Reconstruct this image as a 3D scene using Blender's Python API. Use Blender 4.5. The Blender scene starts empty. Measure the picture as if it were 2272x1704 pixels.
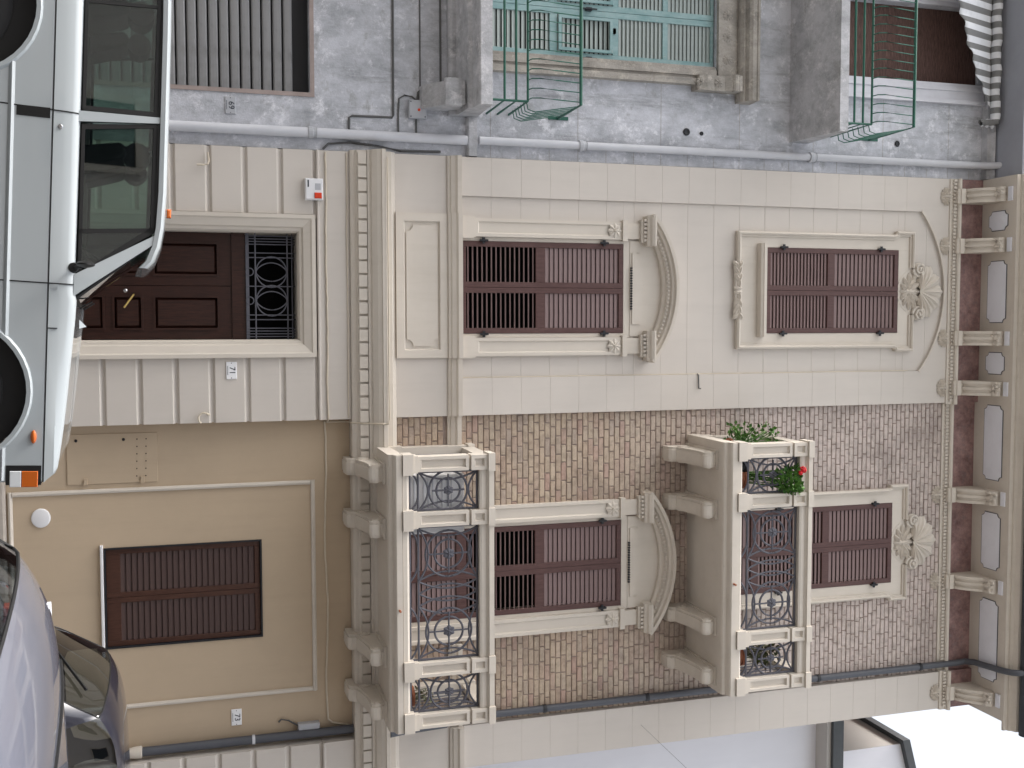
import bpy, bmesh, math, random
from math import sin, cos, pi, radians, sqrt, atan2
from mathutils import Matrix, Vector

SC = bpy.context.scene
COL = SC.collection
random.seed(7)

# ------------------------------------------------------------------ camera
CAM_Y, EYE = -11.5, 1.8
cam_d = bpy.data.cameras.new('camera')
cam = bpy.data.objects.new('camera', cam_d)
COL.objects.link(cam)
cam_d.sensor_width = 36.0
cam_d.lens = 2350 / 1.015 / 2272 * 36.0
cam_d.clip_start, cam_d.clip_end = 0.05, 3000
_p, _y, _r = 0.287886, 0.0591994, -0.0180846
fw = Vector((sin(_y) * cos(_p), cos(_y) * cos(_p), sin(_p)))
rt0 = Vector((cos(_y), -sin(_y), 0))
up0 = rt0.cross(fw)
rt = cos(_r) * rt0 + sin(_r) * up0
up = -sin(_r) * rt0 + cos(_r) * up0
# the camera was held upright on its side: picture right = world up
cam.matrix_world = Matrix(((up.x, -rt.x, -fw.x, 0), (up.y, -rt.y, -fw.y, CAM_Y), (up.z, -rt.z, -fw.z, EYE), (0, 0, 0, 1)))
SC.camera = cam

# ------------------------------------------------------------------ sky, sun, exposure
SUN_EL, SUN_AZ = radians(52), radians(-90)      # azimuth measured from -Y (behind the camera) towards +X
W = bpy.data.worlds.new('World')
SC.world = W
W.use_nodes = True
nt = W.node_tree
nt.nodes.clear()
out = nt.nodes.new('ShaderNodeOutputWorld')
bg = nt.nodes.new('ShaderNodeBackground')
sky = nt.nodes.new('ShaderNodeTexSky')
sky.sky_type = 'NISHITA'
sky.sun_disc = False
sky.sun_elevation = SUN_EL
sky.sun_rotation = pi - SUN_AZ
sky.air_density = 1.5
sky.dust_density = 6.0
sky.ozone_density = 1.0
hs = nt.nodes.new('ShaderNodeHueSaturation')
hs.inputs['Saturation'].default_value = 0.3
nt.links.new(sky.outputs[0], hs.inputs['Color'])
nt.links.new(hs.outputs[0], bg.inputs[0])
bg.inputs[1].default_value = 0.15
nt.links.new(bg.outputs[0], out.inputs[0])

sun_d = bpy.data.lights.new('sun', 'SUN')
sun_d.energy = 1.25
sun_d.angle = radians(18)
sun_d.color = (1.0, 0.96, 0.91)
sun = bpy.data.objects.new('sun', sun_d)
COL.objects.link(sun)
sdir = Vector((sin(SUN_AZ) * cos(SUN_EL), -cos(SUN_AZ) * cos(SUN_EL), sin(SUN_EL)))
sun.rotation_euler = sdir.to_track_quat('Z', 'Y').to_euler()
sun.location = sdir * 40

SC.view_settings.view_transform = 'Standard'
SC.view_settings.look = 'None'
SC.view_settings.gamma = 1.0
SC.view_settings.use_curve_mapping = False
SC.view_settings.exposure = 1.36
SC.cycles.use_denoising = True
SC.cycles.max_bounces = 8
SC.cycles.transparent_max_bounces = 16
SC.cycles.caustics_reflective = False
SC.cycles.caustics_refractive = False

# small correction of the surveyed heights and widths of the fronts (the survey was taken through a wide lens)
CZ_ = [1.3370304157185975e-06, -2.044926194287436e-05, -0.0008170952858627544, 0.014689530036661054, 0.9302938938673121, 0.0897441466442095]
CX_ = [1.6344723013736514e-06, -3.6075784953805503e-06, -0.0007984914190836539, 0.0018757642217863584, 1.0053155512059484, -0.004637971894857238]
def pv(c, t):
    t = max(-1.5, min(13.0, t)) if c is CZ_ else max(-6.5, min(6.5, t))
    r = 0.
    for k in c: r = r * t + k
    return r
def rx(x): return pv(CX_, x) + (x - max(-6.5, min(6.5, x)))
def rz(z): return pv(CZ_, z) + (z - max(-1.5, min(13.0, z)))
SURVEY = [False]

# ------------------------------------------------------------------ mesh helpers
class MB:
    def __init__(s):
        s.v = []; s.f = []

    def add(s, vs, fs):
        o = len(s.v)
        s.v += [tuple(v) for v in vs]
        s.f += [tuple(i + o for i in f) for f in fs]
        return s

    def box(s, x0, x1, y0, y1, z0, z1):
        return s.add([(x0, y0, z0), (x1, y0, z0), (x1, y1, z0), (x0, y1, z0), (x0, y0, z1), (x1, y0, z1), (x1, y1, z1), (x0, y1, z1)],
                     [(0, 3, 2, 1), (4, 5, 6, 7), (0, 1, 5, 4), (1, 2, 6, 5), (2, 3, 7, 6), (3, 0, 4, 7)])

    def cbox(s, x0, x1, y0, y1, z0, z1, c):
        """box whose front (y0) edges are chamfered by c"""
        return s.add([(x0 + c, y0, z0 + c), (x1 - c, y0, z0 + c), (x1 - c, y0, z1 - c), (x0 + c, y0, z1 - c),
                      (x0, y0 + c, z0), (x1, y0 + c, z0), (x1, y0 + c, z1), (x0, y0 + c, z1),
                      (x0, y1, z0), (x1, y1, z0), (x1, y1, z1), (x0, y1, z1)],
                     [(0, 1, 2, 3), (0, 4, 5, 1), (1, 5, 6, 2), (2, 6, 7, 3), (3, 7, 4, 0),
                      (4, 8, 9, 5), (5, 9, 10, 6), (6, 10, 11, 7), (7, 11, 8, 4), (8, 11, 10, 9)])

    def px(s, pts, x0, x1):
        """polygon (y,z) extruded along x"""
        n = len(pts)
        vs = [(x0, y, z) for y, z in pts] + [(x1, y, z) for y, z in pts]
        fs = [tuple(range(n)), tuple(range(2 * n - 1, n - 1, -1))]
        fs += [(i, (i + 1) % n, n + (i + 1) % n, n + i) for i in range(n)]
        return s.add(vs, fs)

    def py(s, pts, y0, y1):
        """polygon (x,z) extruded along y"""
        n = len(pts)
        vs = [(x, y0, z) for x, z in pts] + [(x, y1, z) for x, z in pts]
        fs = [tuple(range(n)), tuple(range(2 * n - 1, n - 1, -1))]
        fs += [(i, (i + 1) % n, n + (i + 1) % n, n + i) for i in range(n)]
        return s.add(vs, fs)

    def frame(s, x0, x1, z0, z1, w, y0, y1):
        """rectangular ring in the xz plane"""
        s.box(x0, x1, y0, y1, z0, z0 + w); s.box(x0, x1, y0, y1, z1 - w, z1)
        s.box(x0, x0 + w, y0, y1, z0 + w, z1 - w); s.box(x1 - w, x1, y0, y1, z0 + w, z1 - w)
        return s

    def pbox(s, x0, x1, y0, y1, z0, z1, m, d):
        """box with a recessed bevelled panel in its front face"""
        b = min(.016, m * .4)
        s.add([(x0, y0, z0), (x1, y0, z0), (x1, y0, z1), (x0, y0, z1),
               (x0 + m, y0, z0 + m), (x1 - m, y0, z0 + m), (x1 - m, y0, z1 - m), (x0 + m, y0, z1 - m),
               (x0 + m + b, y0 + d, z0 + m + b), (x1 - m - b, y0 + d, z0 + m + b), (x1 - m - b, y0 + d, z1 - m - b), (x0 + m + b, y0 + d, z1 - m - b),
               (x0, y1, z0), (x1, y1, z0), (x1, y1, z1), (x0, y1, z1)],
              [(0, 1, 5, 4), (1, 2, 6, 5), (2, 3, 7, 6), (3, 0, 4, 7), (4, 5, 9, 8), (5, 6, 10, 9), (6, 7, 11, 10), (7, 4, 8, 11),
               (8, 9, 10, 11), (0, 12, 13, 1), (1, 13, 14, 2), (2, 14, 15, 3), (3, 15, 12, 0), (12, 15, 14, 13)])
        return s

    def tube(s, pts, r, n=8, closed=False):
        pts = [Vector(p) for p in pts]
        m = len(pts)
        rr = r if isinstance(r, (list, tuple)) else [r] * m
        rings = []
        ref = Vector((0, 0, 1))
        for i, p in enumerate(pts):
            a = pts[(i - 1) % m] if (closed or i > 0) else p
            b = pts[(i + 1) % m] if (closed or i < m - 1) else p
            t = (b - a).normalized()
            u = t.cross(ref)
            if u.length < .1:
                u = t.cross(Vector((0, 1, 0)))
            u.normalize(); w_ = t.cross(u)
            rings.append([p + rr[i] * (cos(2 * pi * k / n) * u + sin(2 * pi * k / n) * w_) for k in range(n)])
        vs = [v for rg in rings for v in rg]
        fs = []
        for i in range(m if closed else m - 1):
            j = (i + 1) % m
            for k in range(n):
                l = (k + 1) % n
                fs.append((i * n + k, i * n + l, j * n + l, j * n + k))
        if not closed:
            fs += [tuple(range(n)), tuple((m - 1) * n + k for k in range(n - 1, -1, -1))]
        return s.add(vs, fs)

    def lathe(s, prof, c, axis='z', n=24):
        """profile (r, t) turned round an axis through c"""
        vs = []; m = len(prof)
        for r, t in prof:
            for k in range(n):
                a = 2 * pi * k / n
                if axis == 'z': vs.append((c[0] + r * cos(a), c[1] + r * sin(a), c[2] + t))
                elif axis == 'y': vs.append((c[0] + r * cos(a), c[1] + t, c[2] + r * sin(a)))
                else: vs.append((c[0] + t, c[1] + r * cos(a), c[2] + r * sin(a)))
        fs = [(i * n + k, i * n + (k + 1) % n, (i + 1) * n + (k + 1) % n, (i + 1) * n + k) for i in range(m - 1) for k in range(n)]
        fs += [tuple(range(n)), tuple((m - 1) * n + k for k in range(n - 1, -1, -1))]
        return s.add(vs, fs)

    def grid(s, fn, nu, nv, closed_u=False):
        vs = [fn(i / nu, j / nv) for i in range(nu + (0 if closed_u else 1)) for j in range(nv + 1)]
        N = nu if closed_u else nu + 1
        fs = []
        for i in range(nu):
            k = (i + 1) % N
            for j in range(nv):
                fs.append((i * (nv + 1) + j, k * (nv + 1) + j, k * (nv + 1) + j + 1, i * (nv + 1) + j + 1))
        return s.add(vs, fs)

    def blob(s, cx, y, cz, ang, L, Wd, h, lobes=0):
        """carved leaf relief standing on plane y, pointing along ang in the xz plane"""
        nu, nv = 14, 4
        ca, sa = cos(ang), sin(ang)
        vs = [(cx, y - h, cz)]
        for j in range(1, nv + 1):
            q = j / nv
            for i in range(nu):
                t = 2 * pi * i / nu
                m = 1 + (.16 * cos(lobes * t) if lobes else 0) * q
                u, v = cos(t) * L * q * m, sin(t) * Wd * q * m
                vs.append((cx + ca * u - sa * v, y - h * max(0, 1 - q ** 2) * (1 - .35 * abs(sin(t)) * (q < .7)), cz + sa * u + ca * v))
        fs = [(0, 1 + i, 1 + (i + 1) % nu) for i in range(nu)]
        for j in range(nv - 1):
            for i in range(nu):
                a, b = 1 + j * nu, 1 + (j + 1) * nu
                fs.append((a + i, b + i, b + (i + 1) % nu, a + (i + 1) % nu))
        return s.add(vs, fs)

    def mesh(s, name, smooth=False, world=False):
        me = bpy.data.meshes.new(name)
        if world and SURVEY[0]: s.v = [(rx(a), b, rz(c)) for a, b, c in s.v]
        me.from_pydata(s.v, [], s.f)
        bm = bmesh.new(); bm.from_mesh(me)
        bmesh.ops.recalc_face_normals(bm, faces=bm.faces)
        bm.to_mesh(me); bm.free()
        if smooth:
            me.shade_smooth()
            try: me.set_sharp_from_angle(angle=radians(38))
            except Exception: pass
        return me

    def build(s, name, mat, parent=None, smooth=False, kind=None, label=None, cat=None, group=None):
        me = s.mesh(name, smooth, True)
        if mat: me.materials.append(mat)
        o = bpy.data.objects.new(name, me)
        COL.objects.link(o)
        attach(o, parent)
        tag(o, label, cat, group, kind)
        return o


BASE = {}

def attach(o, parent):
    if parent is None: return
    o.parent = parent
    if parent.name in BASE:
        o.matrix_parent_inverse = BASE[parent.name].inverted()

def tag(o, label=None, cat=None, group=None, kind=None):
    if label: o['label'] = label
    if cat: o['category'] = cat
    if group: o['group'] = group
    if kind: o['kind'] = kind
    return o

def thing(name, label, cat, loc=(0, 0, 0), group=None, rot=None, local=False):
    """Empty at the thing's base; children are given in world coordinates unless local"""
    e = bpy.data.objects.new(name, None)
    e.empty_display_size = .2
    COL.objects.link(e)
    e.location = loc
    if rot: e.rotation_euler = rot
    if not local:
        BASE[e.name] = Matrix.Translation(loc)
    return tag(e, label, cat, group)

def inst(name, me, parent, loc=(0, 0, 0), rot=None, label=None):
    o = bpy.data.objects.new(name, me)
    COL.objects.link(o)
    o.location = (rx(loc[0]), loc[1], rz(loc[2])) if SURVEY[0] else loc
    if rot: o.rotation_euler = rot
    attach(o, parent)
    if label: o['label'] = label
    return o

def arc(cx, cz, r, a0, a1, n):
    return [(cx + r * cos(a0 + (a1 - a0) * i / n), cz + r * sin(a0 + (a1 - a0) * i / n)) for i in range(n + 1)]

def ap(v, y, c=0.0):
    """measured on the plane y=0 -> the same sight line at depth y"""
    return c + (v - c) * (y - CAM_Y) / (-CAM_Y)

# ------------------------------------------------------------------ materials
def lin(r, g, b):
    f = lambda c: c / 12.92 if c <= .04045 else ((c + .055) / 1.055) ** 2.4
    return (f(r / 255), f(g / 255), f(b / 255))

def sc(c, k):
    return tuple(min(1, x * k) for x in c)

class NT:
    def __init__(s, name):
        s.m = bpy.data.materials.new(name)
        s.m.use_nodes = True
        s.t = s.m.node_tree
        s.b = s.t.nodes['Principled BSDF']
        s.co = s.t.nodes.new('ShaderNodeTexCoord')

    def n(s, typ, **kw):
        nd = s.t.nodes.new(typ)
        for k, v in kw.items(): setattr(nd, k, v)
        return nd

    def l(s, a, b): s.t.links.new(a, b)

    def noise(s, scale, detail=4, rough=.6, stretch=None, src=None):
        nd = s.n('ShaderNodeTexNoise')
        nd.inputs['Scale'].default_value = scale
        nd.inputs['Detail'].default_value = detail
        nd.inputs['Roughness'].default_value = rough
        v = src or s.co.outputs['Object']
        if stretch:
            mp = s.n('ShaderNodeMapping')
            mp.inputs['Scale'].default_value = stretch
            s.l(v, mp.inputs[0]); v = mp.outputs[0]
        s.l(v, nd.inputs['Vector'])
        return nd.outputs['Fac']

    def ramp(s, fac, stops):
        nd = s.n('ShaderNodeValToRGB')
        e = nd.color_ramp.elements
        while len(e) < len(stops): e.new(.5)
        for i, (p, c) in enumerate(stops):
            e[i].position = p
            e[i].color = (c, c, c, 1) if not isinstance(c, (tuple, list)) else (*c, 1)
        s.l(fac, nd.inputs[0])
        return nd.outputs[0]

    def mix(s, fac, a, b, blend='MIX'):
        nd = s.n('ShaderNodeMix', data_type='RGBA', blend_type=blend)
        for sock, v in ((nd.inputs[0], fac), (nd.inputs[6], a), (nd.inputs[7], b)):
            if isinstance(v, (int, float)): sock.default_value = v
            elif isinstance(v, (tuple, list)): sock.default_value = (*v, 1)
            else: s.l(v, sock)
        return nd.outputs[2]

    def bump(s, h, strength=.2, dist=.01):
        nd = s.n('ShaderNodeBump')
        nd.inputs['Strength'].default_value = strength
        nd.inputs['Distance'].default_value = dist
        s.l(h, nd.inputs['Height'])
        s.l(nd.outputs[0], s.b.inputs['Normal'])

    def fin(s, col, rough=.8, spec=.4, metal=0, coat=0):
        if isinstance(col, (tuple, list)): s.b.inputs['Base Color'].default_value = (*col, 1)
        else: s.l(col, s.b.inputs['Base Color'])
        s.b.inputs['Roughness'].default_value = rough
        s.b.inputs['Specular IOR Level'].default_value = spec
        s.b.inputs['Metallic'].default_value = metal
        s.b.inputs['Coat Weight'].default_value = coat
        s.b.inputs['Coat Roughness'].default_value = .03
        return s.m

def paint(name, c, var=.06, scale=1.3, rough=.85, bscale=90, bstr=.12, dirt=.12, dirtc=None, spec=.25):
    """painted plaster or stucco: patchy tone, faint run-off streaks, fine relief"""
    t = NT(name)
    a = t.noise(scale, 6, .65)
    col = t.mix(t.ramp(a, [(.3, 0.), (.7, 1.)]), sc(c, 1 - var), sc(c, 1 + var))
    st = t.noise(2.6, 5, .7, (2.4, 2.4, .22))
    sf = t.ramp(st, [(.5, 0.), (.78, 1.)])
    nd = t.n('ShaderNodeMath', operation='MULTIPLY'); t.l(sf, nd.inputs[0]); nd.inputs[1].default_value = dirt
    col = t.mix(nd.outputs[0], col, dirtc or sc(c, .45))
    t.bump(t.noise(bscale, 3, .6), bstr, .004)
    return t.fin(col, rough, spec)

def flat(name, c, rough=.5, metal=0, spec=.4, coat=0, var=.08, scale=12, bstr=.0):
    t = NT(name)
    col = t.mix(t.noise(scale, 4, .6), sc(c, 1 - var), sc(c, 1 + var))
    if bstr: t.bump(t.noise(scale * 8, 3, .6), bstr, .003)
    return t.fin(col, rough, spec, metal, coat)

M = {}
M['cream'] = paint('cream_paint', (.575, .53, .485), .035, 1.1, dirt=.10)
M['cream_trim'] = paint('cream_trim_paint', (.60, .548, .485), .04, 2.0, dirt=.14, dirtc=(.30, .25, .18))
M['tan'] = paint('tan_paint', (.48, .38, .275), .05, .9, dirt=.10, bscale=60)
M['plinth'] = paint('plinth_stone', (.40, .36, .32), .12, 3)
M['iron'] = flat('wrought_iron', (.095, .095, .115), .55, .0, .4, var=.2, scale=25)
M['iron_dark'] = flat('dark_iron', (.015, .016, .02), .5)
M['black'] = flat('black_rubber', (.0045, .0045, .005), .55)
M['void'] = flat('unlit_room', (.003, .003, .003), .95, spec=.1)
M['pipe_dark'] = flat('dark_grey_pipe', (.075, .08, .095), .45, var=.18, scale=6)
M['pipe_white'] = flat('pale_grey_pipe', (.56, .57, .61), .5, var=.12, scale=5)
M['zinc'] = flat('gutter_metal', (.05, .055, .065), .4, .3)
M['panel_grey'] = paint('pale_soffit_paint', (.76, .77, .83), .03, 2)
M['white_plastic'] = flat('white_plastic', (.74, .74, .76), .45, var=.03)
M['enamel'] = flat('white_enamel', (.84, .84, .86), .3, var=.04, scale=30)
M['ink'] = flat('dark_ink', (.03, .035, .05), .6)
M['brass'] = flat('brass', (.62, .45, .16), .3, 1.0)
M['chrome'] = flat('chrome', (.6, .6, .62), .18, 1.0)
M['amber'] = flat('amber_plastic', (.48, .105, .010), .25, coat=.5)
M['red'] = flat('red_plastic', (.65, .05, .015), .25, coat=.5)
M['lens'] = flat('clear_lamp_plastic', (.62, .64, .66), .15, coat=.6)
M['green'] = flat('green_rail_paint', (.014, .095, .065), .45, var=.25, scale=10)
M['cable'] = flat('painted_cable', (.60, .53, .43), .7, var=.12, scale=9)
M['cable_dark'] = flat('dark_cable', (.10, .10, .10), .7, var=.2, scale=9)
M['box_grey'] = flat('grey_box_plastic', (.42, .43, .46), .5)
M['terracotta'] = flat('terracotta', (.35, .13, .07), .8)
M['seat'] = flat('seat_cloth', (.02, .02, .018), .9, var=.2)
M['tyre'] = flat('tyre_rubber', (.010, .010, .011), .85, var=.3)
M['rim'] = flat('alloy_rim', (.42, .43, .44), .3, .9)

def wood(name, c1, c2, rough, stretch):
    t = NT(name)
    g = t.noise(9, 7, .65, stretch)
    col = t.mix(t.ramp(g, [(.3, 0.), (.72, 1.)]), c1, c2)
    t.bump(g, .12, .004)
    return t.fin(col, rough, .35)

M['shutter'] = wood('brown_shutter_wood', (.072, .034, .031), (.11, .057, .052), .5, (6, 6, .8))
M['slat'] = wood('brown_slat_wood', (.16, .107, .103), (.23, .16, .155), .5, (.8, 6, 6))
M['door'] = wood('dark_door_wood', (.016, .006, .0045), (.05, .018, .012), .42, (7, 7, .7))
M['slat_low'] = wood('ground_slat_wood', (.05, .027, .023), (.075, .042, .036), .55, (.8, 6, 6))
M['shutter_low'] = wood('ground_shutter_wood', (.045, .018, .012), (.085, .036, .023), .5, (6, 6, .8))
M['reed'] = wood('reed_blind', (.022, .013, .012), (.20, .115, .095), .8, (1.2, 4, 30))

def turquoise():
    t = NT('worn_turquoise_paint')
    a = t.noise(7, 6, .7, (1, 1, .35))
    col = t.mix(t.ramp(a, [(.35, 0.), (.62, 1.)]), (.185, .315, .32), (.31, .43, .435))
    b = t.noise(22, 5, .7)
    col = t.mix(t.ramp(b, [(.6, 0.), (.74, 1.)]), col, (.40, .45, .42))
    t.bump(b, .15, .004)
    return t.fin(col, .6, .3)
M['turq'] = turquoise()
M['turq_slat'] = flat('weathered_slat_paint', (.33, .37, .355), .7, var=.25, scale=8)

def grey_plaster(name, k=1.0, stain=.75, warm=0.):
    t = NT(name)
    w_ = (1 + .10 * warm, 1.0, 1 - .16 * warm)
    tn = lambda c: tuple(min(1, x * k * q) for x, q in zip(c, w_))
    a = t.noise(2.2, 10, .8, (1.4, 1.4, .8))
    col = t.mix(t.ramp(a, [(.36, 0.), (.60, 1.)]), tn((.34, .35, .375)), tn((.57, .58, .625)))
    b = t.noise(5, 10, .82)
    col = t.mix(t.ramp(b, [(.53, 0.), (.64, .75)]), col, tn((.80, .80, .84)))          # lime bloom
    c = t.noise(3.1, 8, .75, (1, 1, 1.6))
    col = t.mix(t.ramp(c, [(.57, 0.), (.66, .6)]), col, tn((.30, .30, .30)))           # worn patches
    s1 = t.noise(2.6, 9, .8, (1.8, 1.8, .22))
    col = t.mix(t.ramp(s1, [(.55, 0.), (.74, stain)]), col, (.13, .13, .13))           # run-off
    d = t.noise(38, 4, .7)
    col = t.mix(t.ramp(d, [(.68, 0.), (.76, .6)]), col, (.14, .14, .14))
    t.bump(t.mix(.5, t.noise(9, 6, .7), t.noise(55, 4, .6)), .45, .02)
    return t.fin(col, .92, .2)
M['grey_wall'] = grey_plaster('grey_weathered_plaster')
M['grey_stone'] = grey_plaster('grey_weathered_stone', .66, .7, 1.)
M['grey_slab'] = grey_plaster('grey_balcony_render', .9, .35, .2)

def brick_mat(name, pale):
    t = NT(name)
    g = t.n('ShaderNodeNewGeometry')
    oi = t.n('ShaderNodeObjectInfo')
    ad = t.n('ShaderNodeMath', operation='ADD'); t.l(g.outputs['Random Per Island'], ad.inputs[0]); t.l(oi.outputs['Random'], ad.inputs[1])
    fr = t.n('ShaderNodeMath', operation='FRACT'); t.l(ad.outputs[0], fr.inputs[0])
    col = t.ramp(fr.outputs[0], [(0, (.52, .41, .31)), (.18, (.56, .455, .345)), (.36, (.49, .37, .285)), (.52, (.59, .485, .37)), (.7, (.50, .35, .285)), (.82, (.54, .435, .33)), (1, (.48, .39, .32))])
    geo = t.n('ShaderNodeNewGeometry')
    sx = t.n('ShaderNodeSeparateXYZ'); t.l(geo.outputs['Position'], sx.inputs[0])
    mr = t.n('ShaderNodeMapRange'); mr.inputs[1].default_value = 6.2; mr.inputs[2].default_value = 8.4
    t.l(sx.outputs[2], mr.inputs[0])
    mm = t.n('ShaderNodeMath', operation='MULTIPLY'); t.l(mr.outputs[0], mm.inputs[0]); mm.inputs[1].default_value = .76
    col = t.mix(mm.outputs[0], col, (.62, .545, .515))        # paler and pinker towards the upper storey
    n1 = t.noise(14, 6, .7, None, geo.outputs['Position'])
    col = t.mix(t.ramp(n1, [(.3, .45), (.55, 0.)]), col, (.10, .075, .06))
    n2 = t.noise(1.1, 6, .7, None, geo.outputs['Position'])
    col = t.mix(t.ramp(n2, [(.48, 0.), (.72, .55)]), col, (.20, .165, .145))   # soot patches
    t.bump(t.noise(45, 4, .7, None, geo.outputs['Position']), .5, .006)
    col = t.mix(1.0, col, (.90, .90, .91), 'MULTIPLY')
    return t.fin(col, .9, .2)
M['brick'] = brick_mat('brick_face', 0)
M['mortar'] = paint('brick_mortar', (.31, .25, .22), .2, 6, bscale=60, bstr=.3)

def marble():
    t = NT('marbled_frieze_paint')
    a = t.noise(5.5, 9, .75)
    b = t.noise(12, 8, .7)
    col = t.mix(t.ramp(a, [(.35, 0.), (.66, 1.)]), (.15, .085, .085), (.40, .26, .245))
    col = t.mix(t.ramp(b, [(.52, 0.), (.66, .6)]), col, (.20, .165, .17))
    return t.fin(col, .6, .3)
M['marble'] = marble()

def asphalt():
    t = NT('asphalt')
    col = t.mix(t.noise(60, 5, .7), (.045, .045, .047), (.09, .088, .086))
    col = t.mix(t.ramp(t.noise(.5, 5, .6), [(.45, 0.), (.7, .5)]), col, (.10, .098, .096))
    t.bump(t.noise(160, 3, .7), .5, .006)
    return t.fin(col, .9, .2)
M['asphalt'] = asphalt()
M['paving'] = paint('stone_paving', (.34, .33, .32), .15, 4, dirt=.3)
M['earth'] = paint('ground_earth', (.22, .20, .17), .2, .6)

def carpaint(name, c, rough=.35, metal=0., var=.02):
    t = NT(name)
    col = t.mix(t.noise(2.5, 5, .6), sc(c, 1 - var), sc(c, 1 + var))
    return t.fin(col, rough, .45, metal, 1.0)
M['car_white'] = carpaint('white_car_paint', (.375, .41, .43))
M['car_silver'] = carpaint('silver_car_paint', (.16, .172, .22), .38, .35)
M['car_dark'] = carpaint('dark_car_paint', (.014, .015, .026), .3, .1)

def glass(name, tint, alpha):
    """car window: mostly clear, darkened pane with a mirror-like face"""
    m = bpy.data.materials.new(name); m.use_nodes = True
    t = m.node_tree; t.nodes.clear()
    o = t.nodes.new('ShaderNodeOutputMaterial')
    tr = t.nodes.new('ShaderNodeBsdfTransparent'); tr.inputs[0].default_value = (*tint, 1)
    gl = t.nodes.new('ShaderNodeBsdfGlossy'); gl.inputs['Roughness'].default_value = .015
    gl.inputs[0].default_value = (.95, .96, 1, 1)
    fr = t.nodes.new('ShaderNodeFresnel'); fr.inputs[0].default_value = 1.5
    ad = t.nodes.new('ShaderNodeMath'); ad.operation = 'MULTIPLY_ADD'; ad.inputs[1].default_value = 1.0; ad.inputs[2].default_value = alpha
    mx = t.nodes.new('ShaderNodeMixShader')
    t.links.new(fr.outputs[0], ad.inputs[0]); t.links.new(ad.outputs[0], mx.inputs[0])
    t.links.new(tr.outputs[0], mx.inputs[1]); t.links.new(gl.outputs[0], mx.inputs[2])
    t.links.new(mx.outputs[0], o.inputs[0])
    return m
M['glass'] = glass('tinted_car_glass', (.60, .69, .65), .03)
M['glass_dark'] = glass('dark_car_glass', (.48, .52, .53), .05)

def stripes():
    t = NT('striped_awning_cloth')
    sx = t.n('ShaderNodeSeparateXYZ'); t.l(t.co.outputs['Object'], sx.inputs[0])
    m1 = t.n('ShaderNodeMath', operation='MULTIPLY'); t.l(sx.outputs[0], m1.inputs[0]); m1.inputs[1].default_value = 1 / .155
    fr = t.n('ShaderNodeMath', operation='FRACT'); t.l(m1.outputs[0], fr.inputs[0])
    st = t.ramp(fr.outputs[0], [(0, 0.), (.49, 0.), (.51, 1.)])
    col = t.mix(st, (.20, .20, .20), (.72, .73, .76))
    col = t.mix(t.ramp(t.noise(5, 5, .7), [(.5, 0.), (.8, .4)]), col, (.3, .3, .3))
    return t.fin(col, .85, .2)
M['awning'] = stripes()

def leaf_mat(name, c1, c2):
    t = NT(name)
    g = t.n('ShaderNodeNewGeometry')
    col = t.mix(g.outputs['Random Per Island'], c1, c2)
    t.fin(col, .55, .35)
    t.b.inputs['Transmission Weight'].default_value = 0
    return t.m
M['leaf'] = leaf_mat('green_leaf', (.05, .14, .03), (.14, .28, .06))
M['leaf_dry'] = leaf_mat('dry_leaf', (.16, .13, .09), (.10, .14, .05))
M['petal'] = leaf_mat('red_petal', (.55, .012, .02), (.72, .03, .04))
M['pane'] = flat('dark_window_pane', (.03, .035, .04), .08)
M['house_white'] = paint('pale_lilac_paint', (.78, .78, .83), .03, .8, dirt=.05)
M['house_cream'] = paint('pale_warm_paint', (.50, .475, .45), .03, .8, dirt=.05)
M['roof_dark'] = flat('dark_roof_edge', (.075, .08, .085), .6, var=.2)
M['opp'] = paint('added_opposite_paint', (.60, .56, .52), .08, .7)

# ------------------------------------------------------------------ setting: sloping street
SLOPE = .05
CROSS = .055         # the street also falls towards the houses
def gz(x, y=-4.1): return -.26 - SLOPE * (x + .6) - CROSS * (y + 4.1)

def slab(name, x0, x1, y0, y1, dz0, dz1, m):
    mb = MB()
    mb.add([(x, y, gz(x, y) + d) for d in (dz0, dz1) for x, y in ((x0, y0), (x1, y0), (x1, y1), (x0, y1))],
           [(0, 3, 2, 1), (4, 5, 6, 7), (0, 1, 5, 4), (1, 2, 6, 5), (2, 3, 7, 6), (3, 0, 4, 7)])
    return mb.build(name, m, kind='structure')

slab('ground', -400, 400, -400, 400, -.3, -.02, M['earth'])
slab('road', -60, 60, -9.75, -1.55, -.15, 0, M['asphalt'])
slab('pavement', -60, 60, -1.4, .9, -.15, .12, M['paving'])
slab('kerb', -60, 60, -1.545, -1.405, -.15, .125, M['grey_stone'])
slab('near_pavement', -60, 60, -15.2, -9.95, -.15, .12, M['paving'])
slab('near_kerb', -60, 60, -9.945, -9.755, -.15, .125, M['grey_stone'])

SURVEY[0] = True

# ================================================================== CREAM BUILDING
XL, XB, XR, XC = -1.88, 1.03, 4.65, 5.165
YB = .06          # face of the brickwork
YT = .18          # face of the recessed tan ground floor
CB = thing('cream_building', 'cream stucco town house with brick bay, carved window surrounds and two balconies', 'building', (1.64, 0, -.55))

def W2(z0, z1, x0, x1, hole):
    """rectangles of [x0,x1]x[z0,z1] minus holes (x0,x1,z0,z1) that cross the whole course"""
    segs = [(x0, x1)]
    for hx0, hx1, hz0, hz1 in hole:
        if hz0 < z1 - .001 and hz1 > z0 + .001:
            ns = []
            for a, b in segs:
                if hx1 <= a or hx0 >= b: ns.append((a, b)); continue
                if hx0 > a: ns.append((a, hx0))
                if hx1 < b: ns.append((hx1, b))
            segs = ns
    return segs

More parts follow.
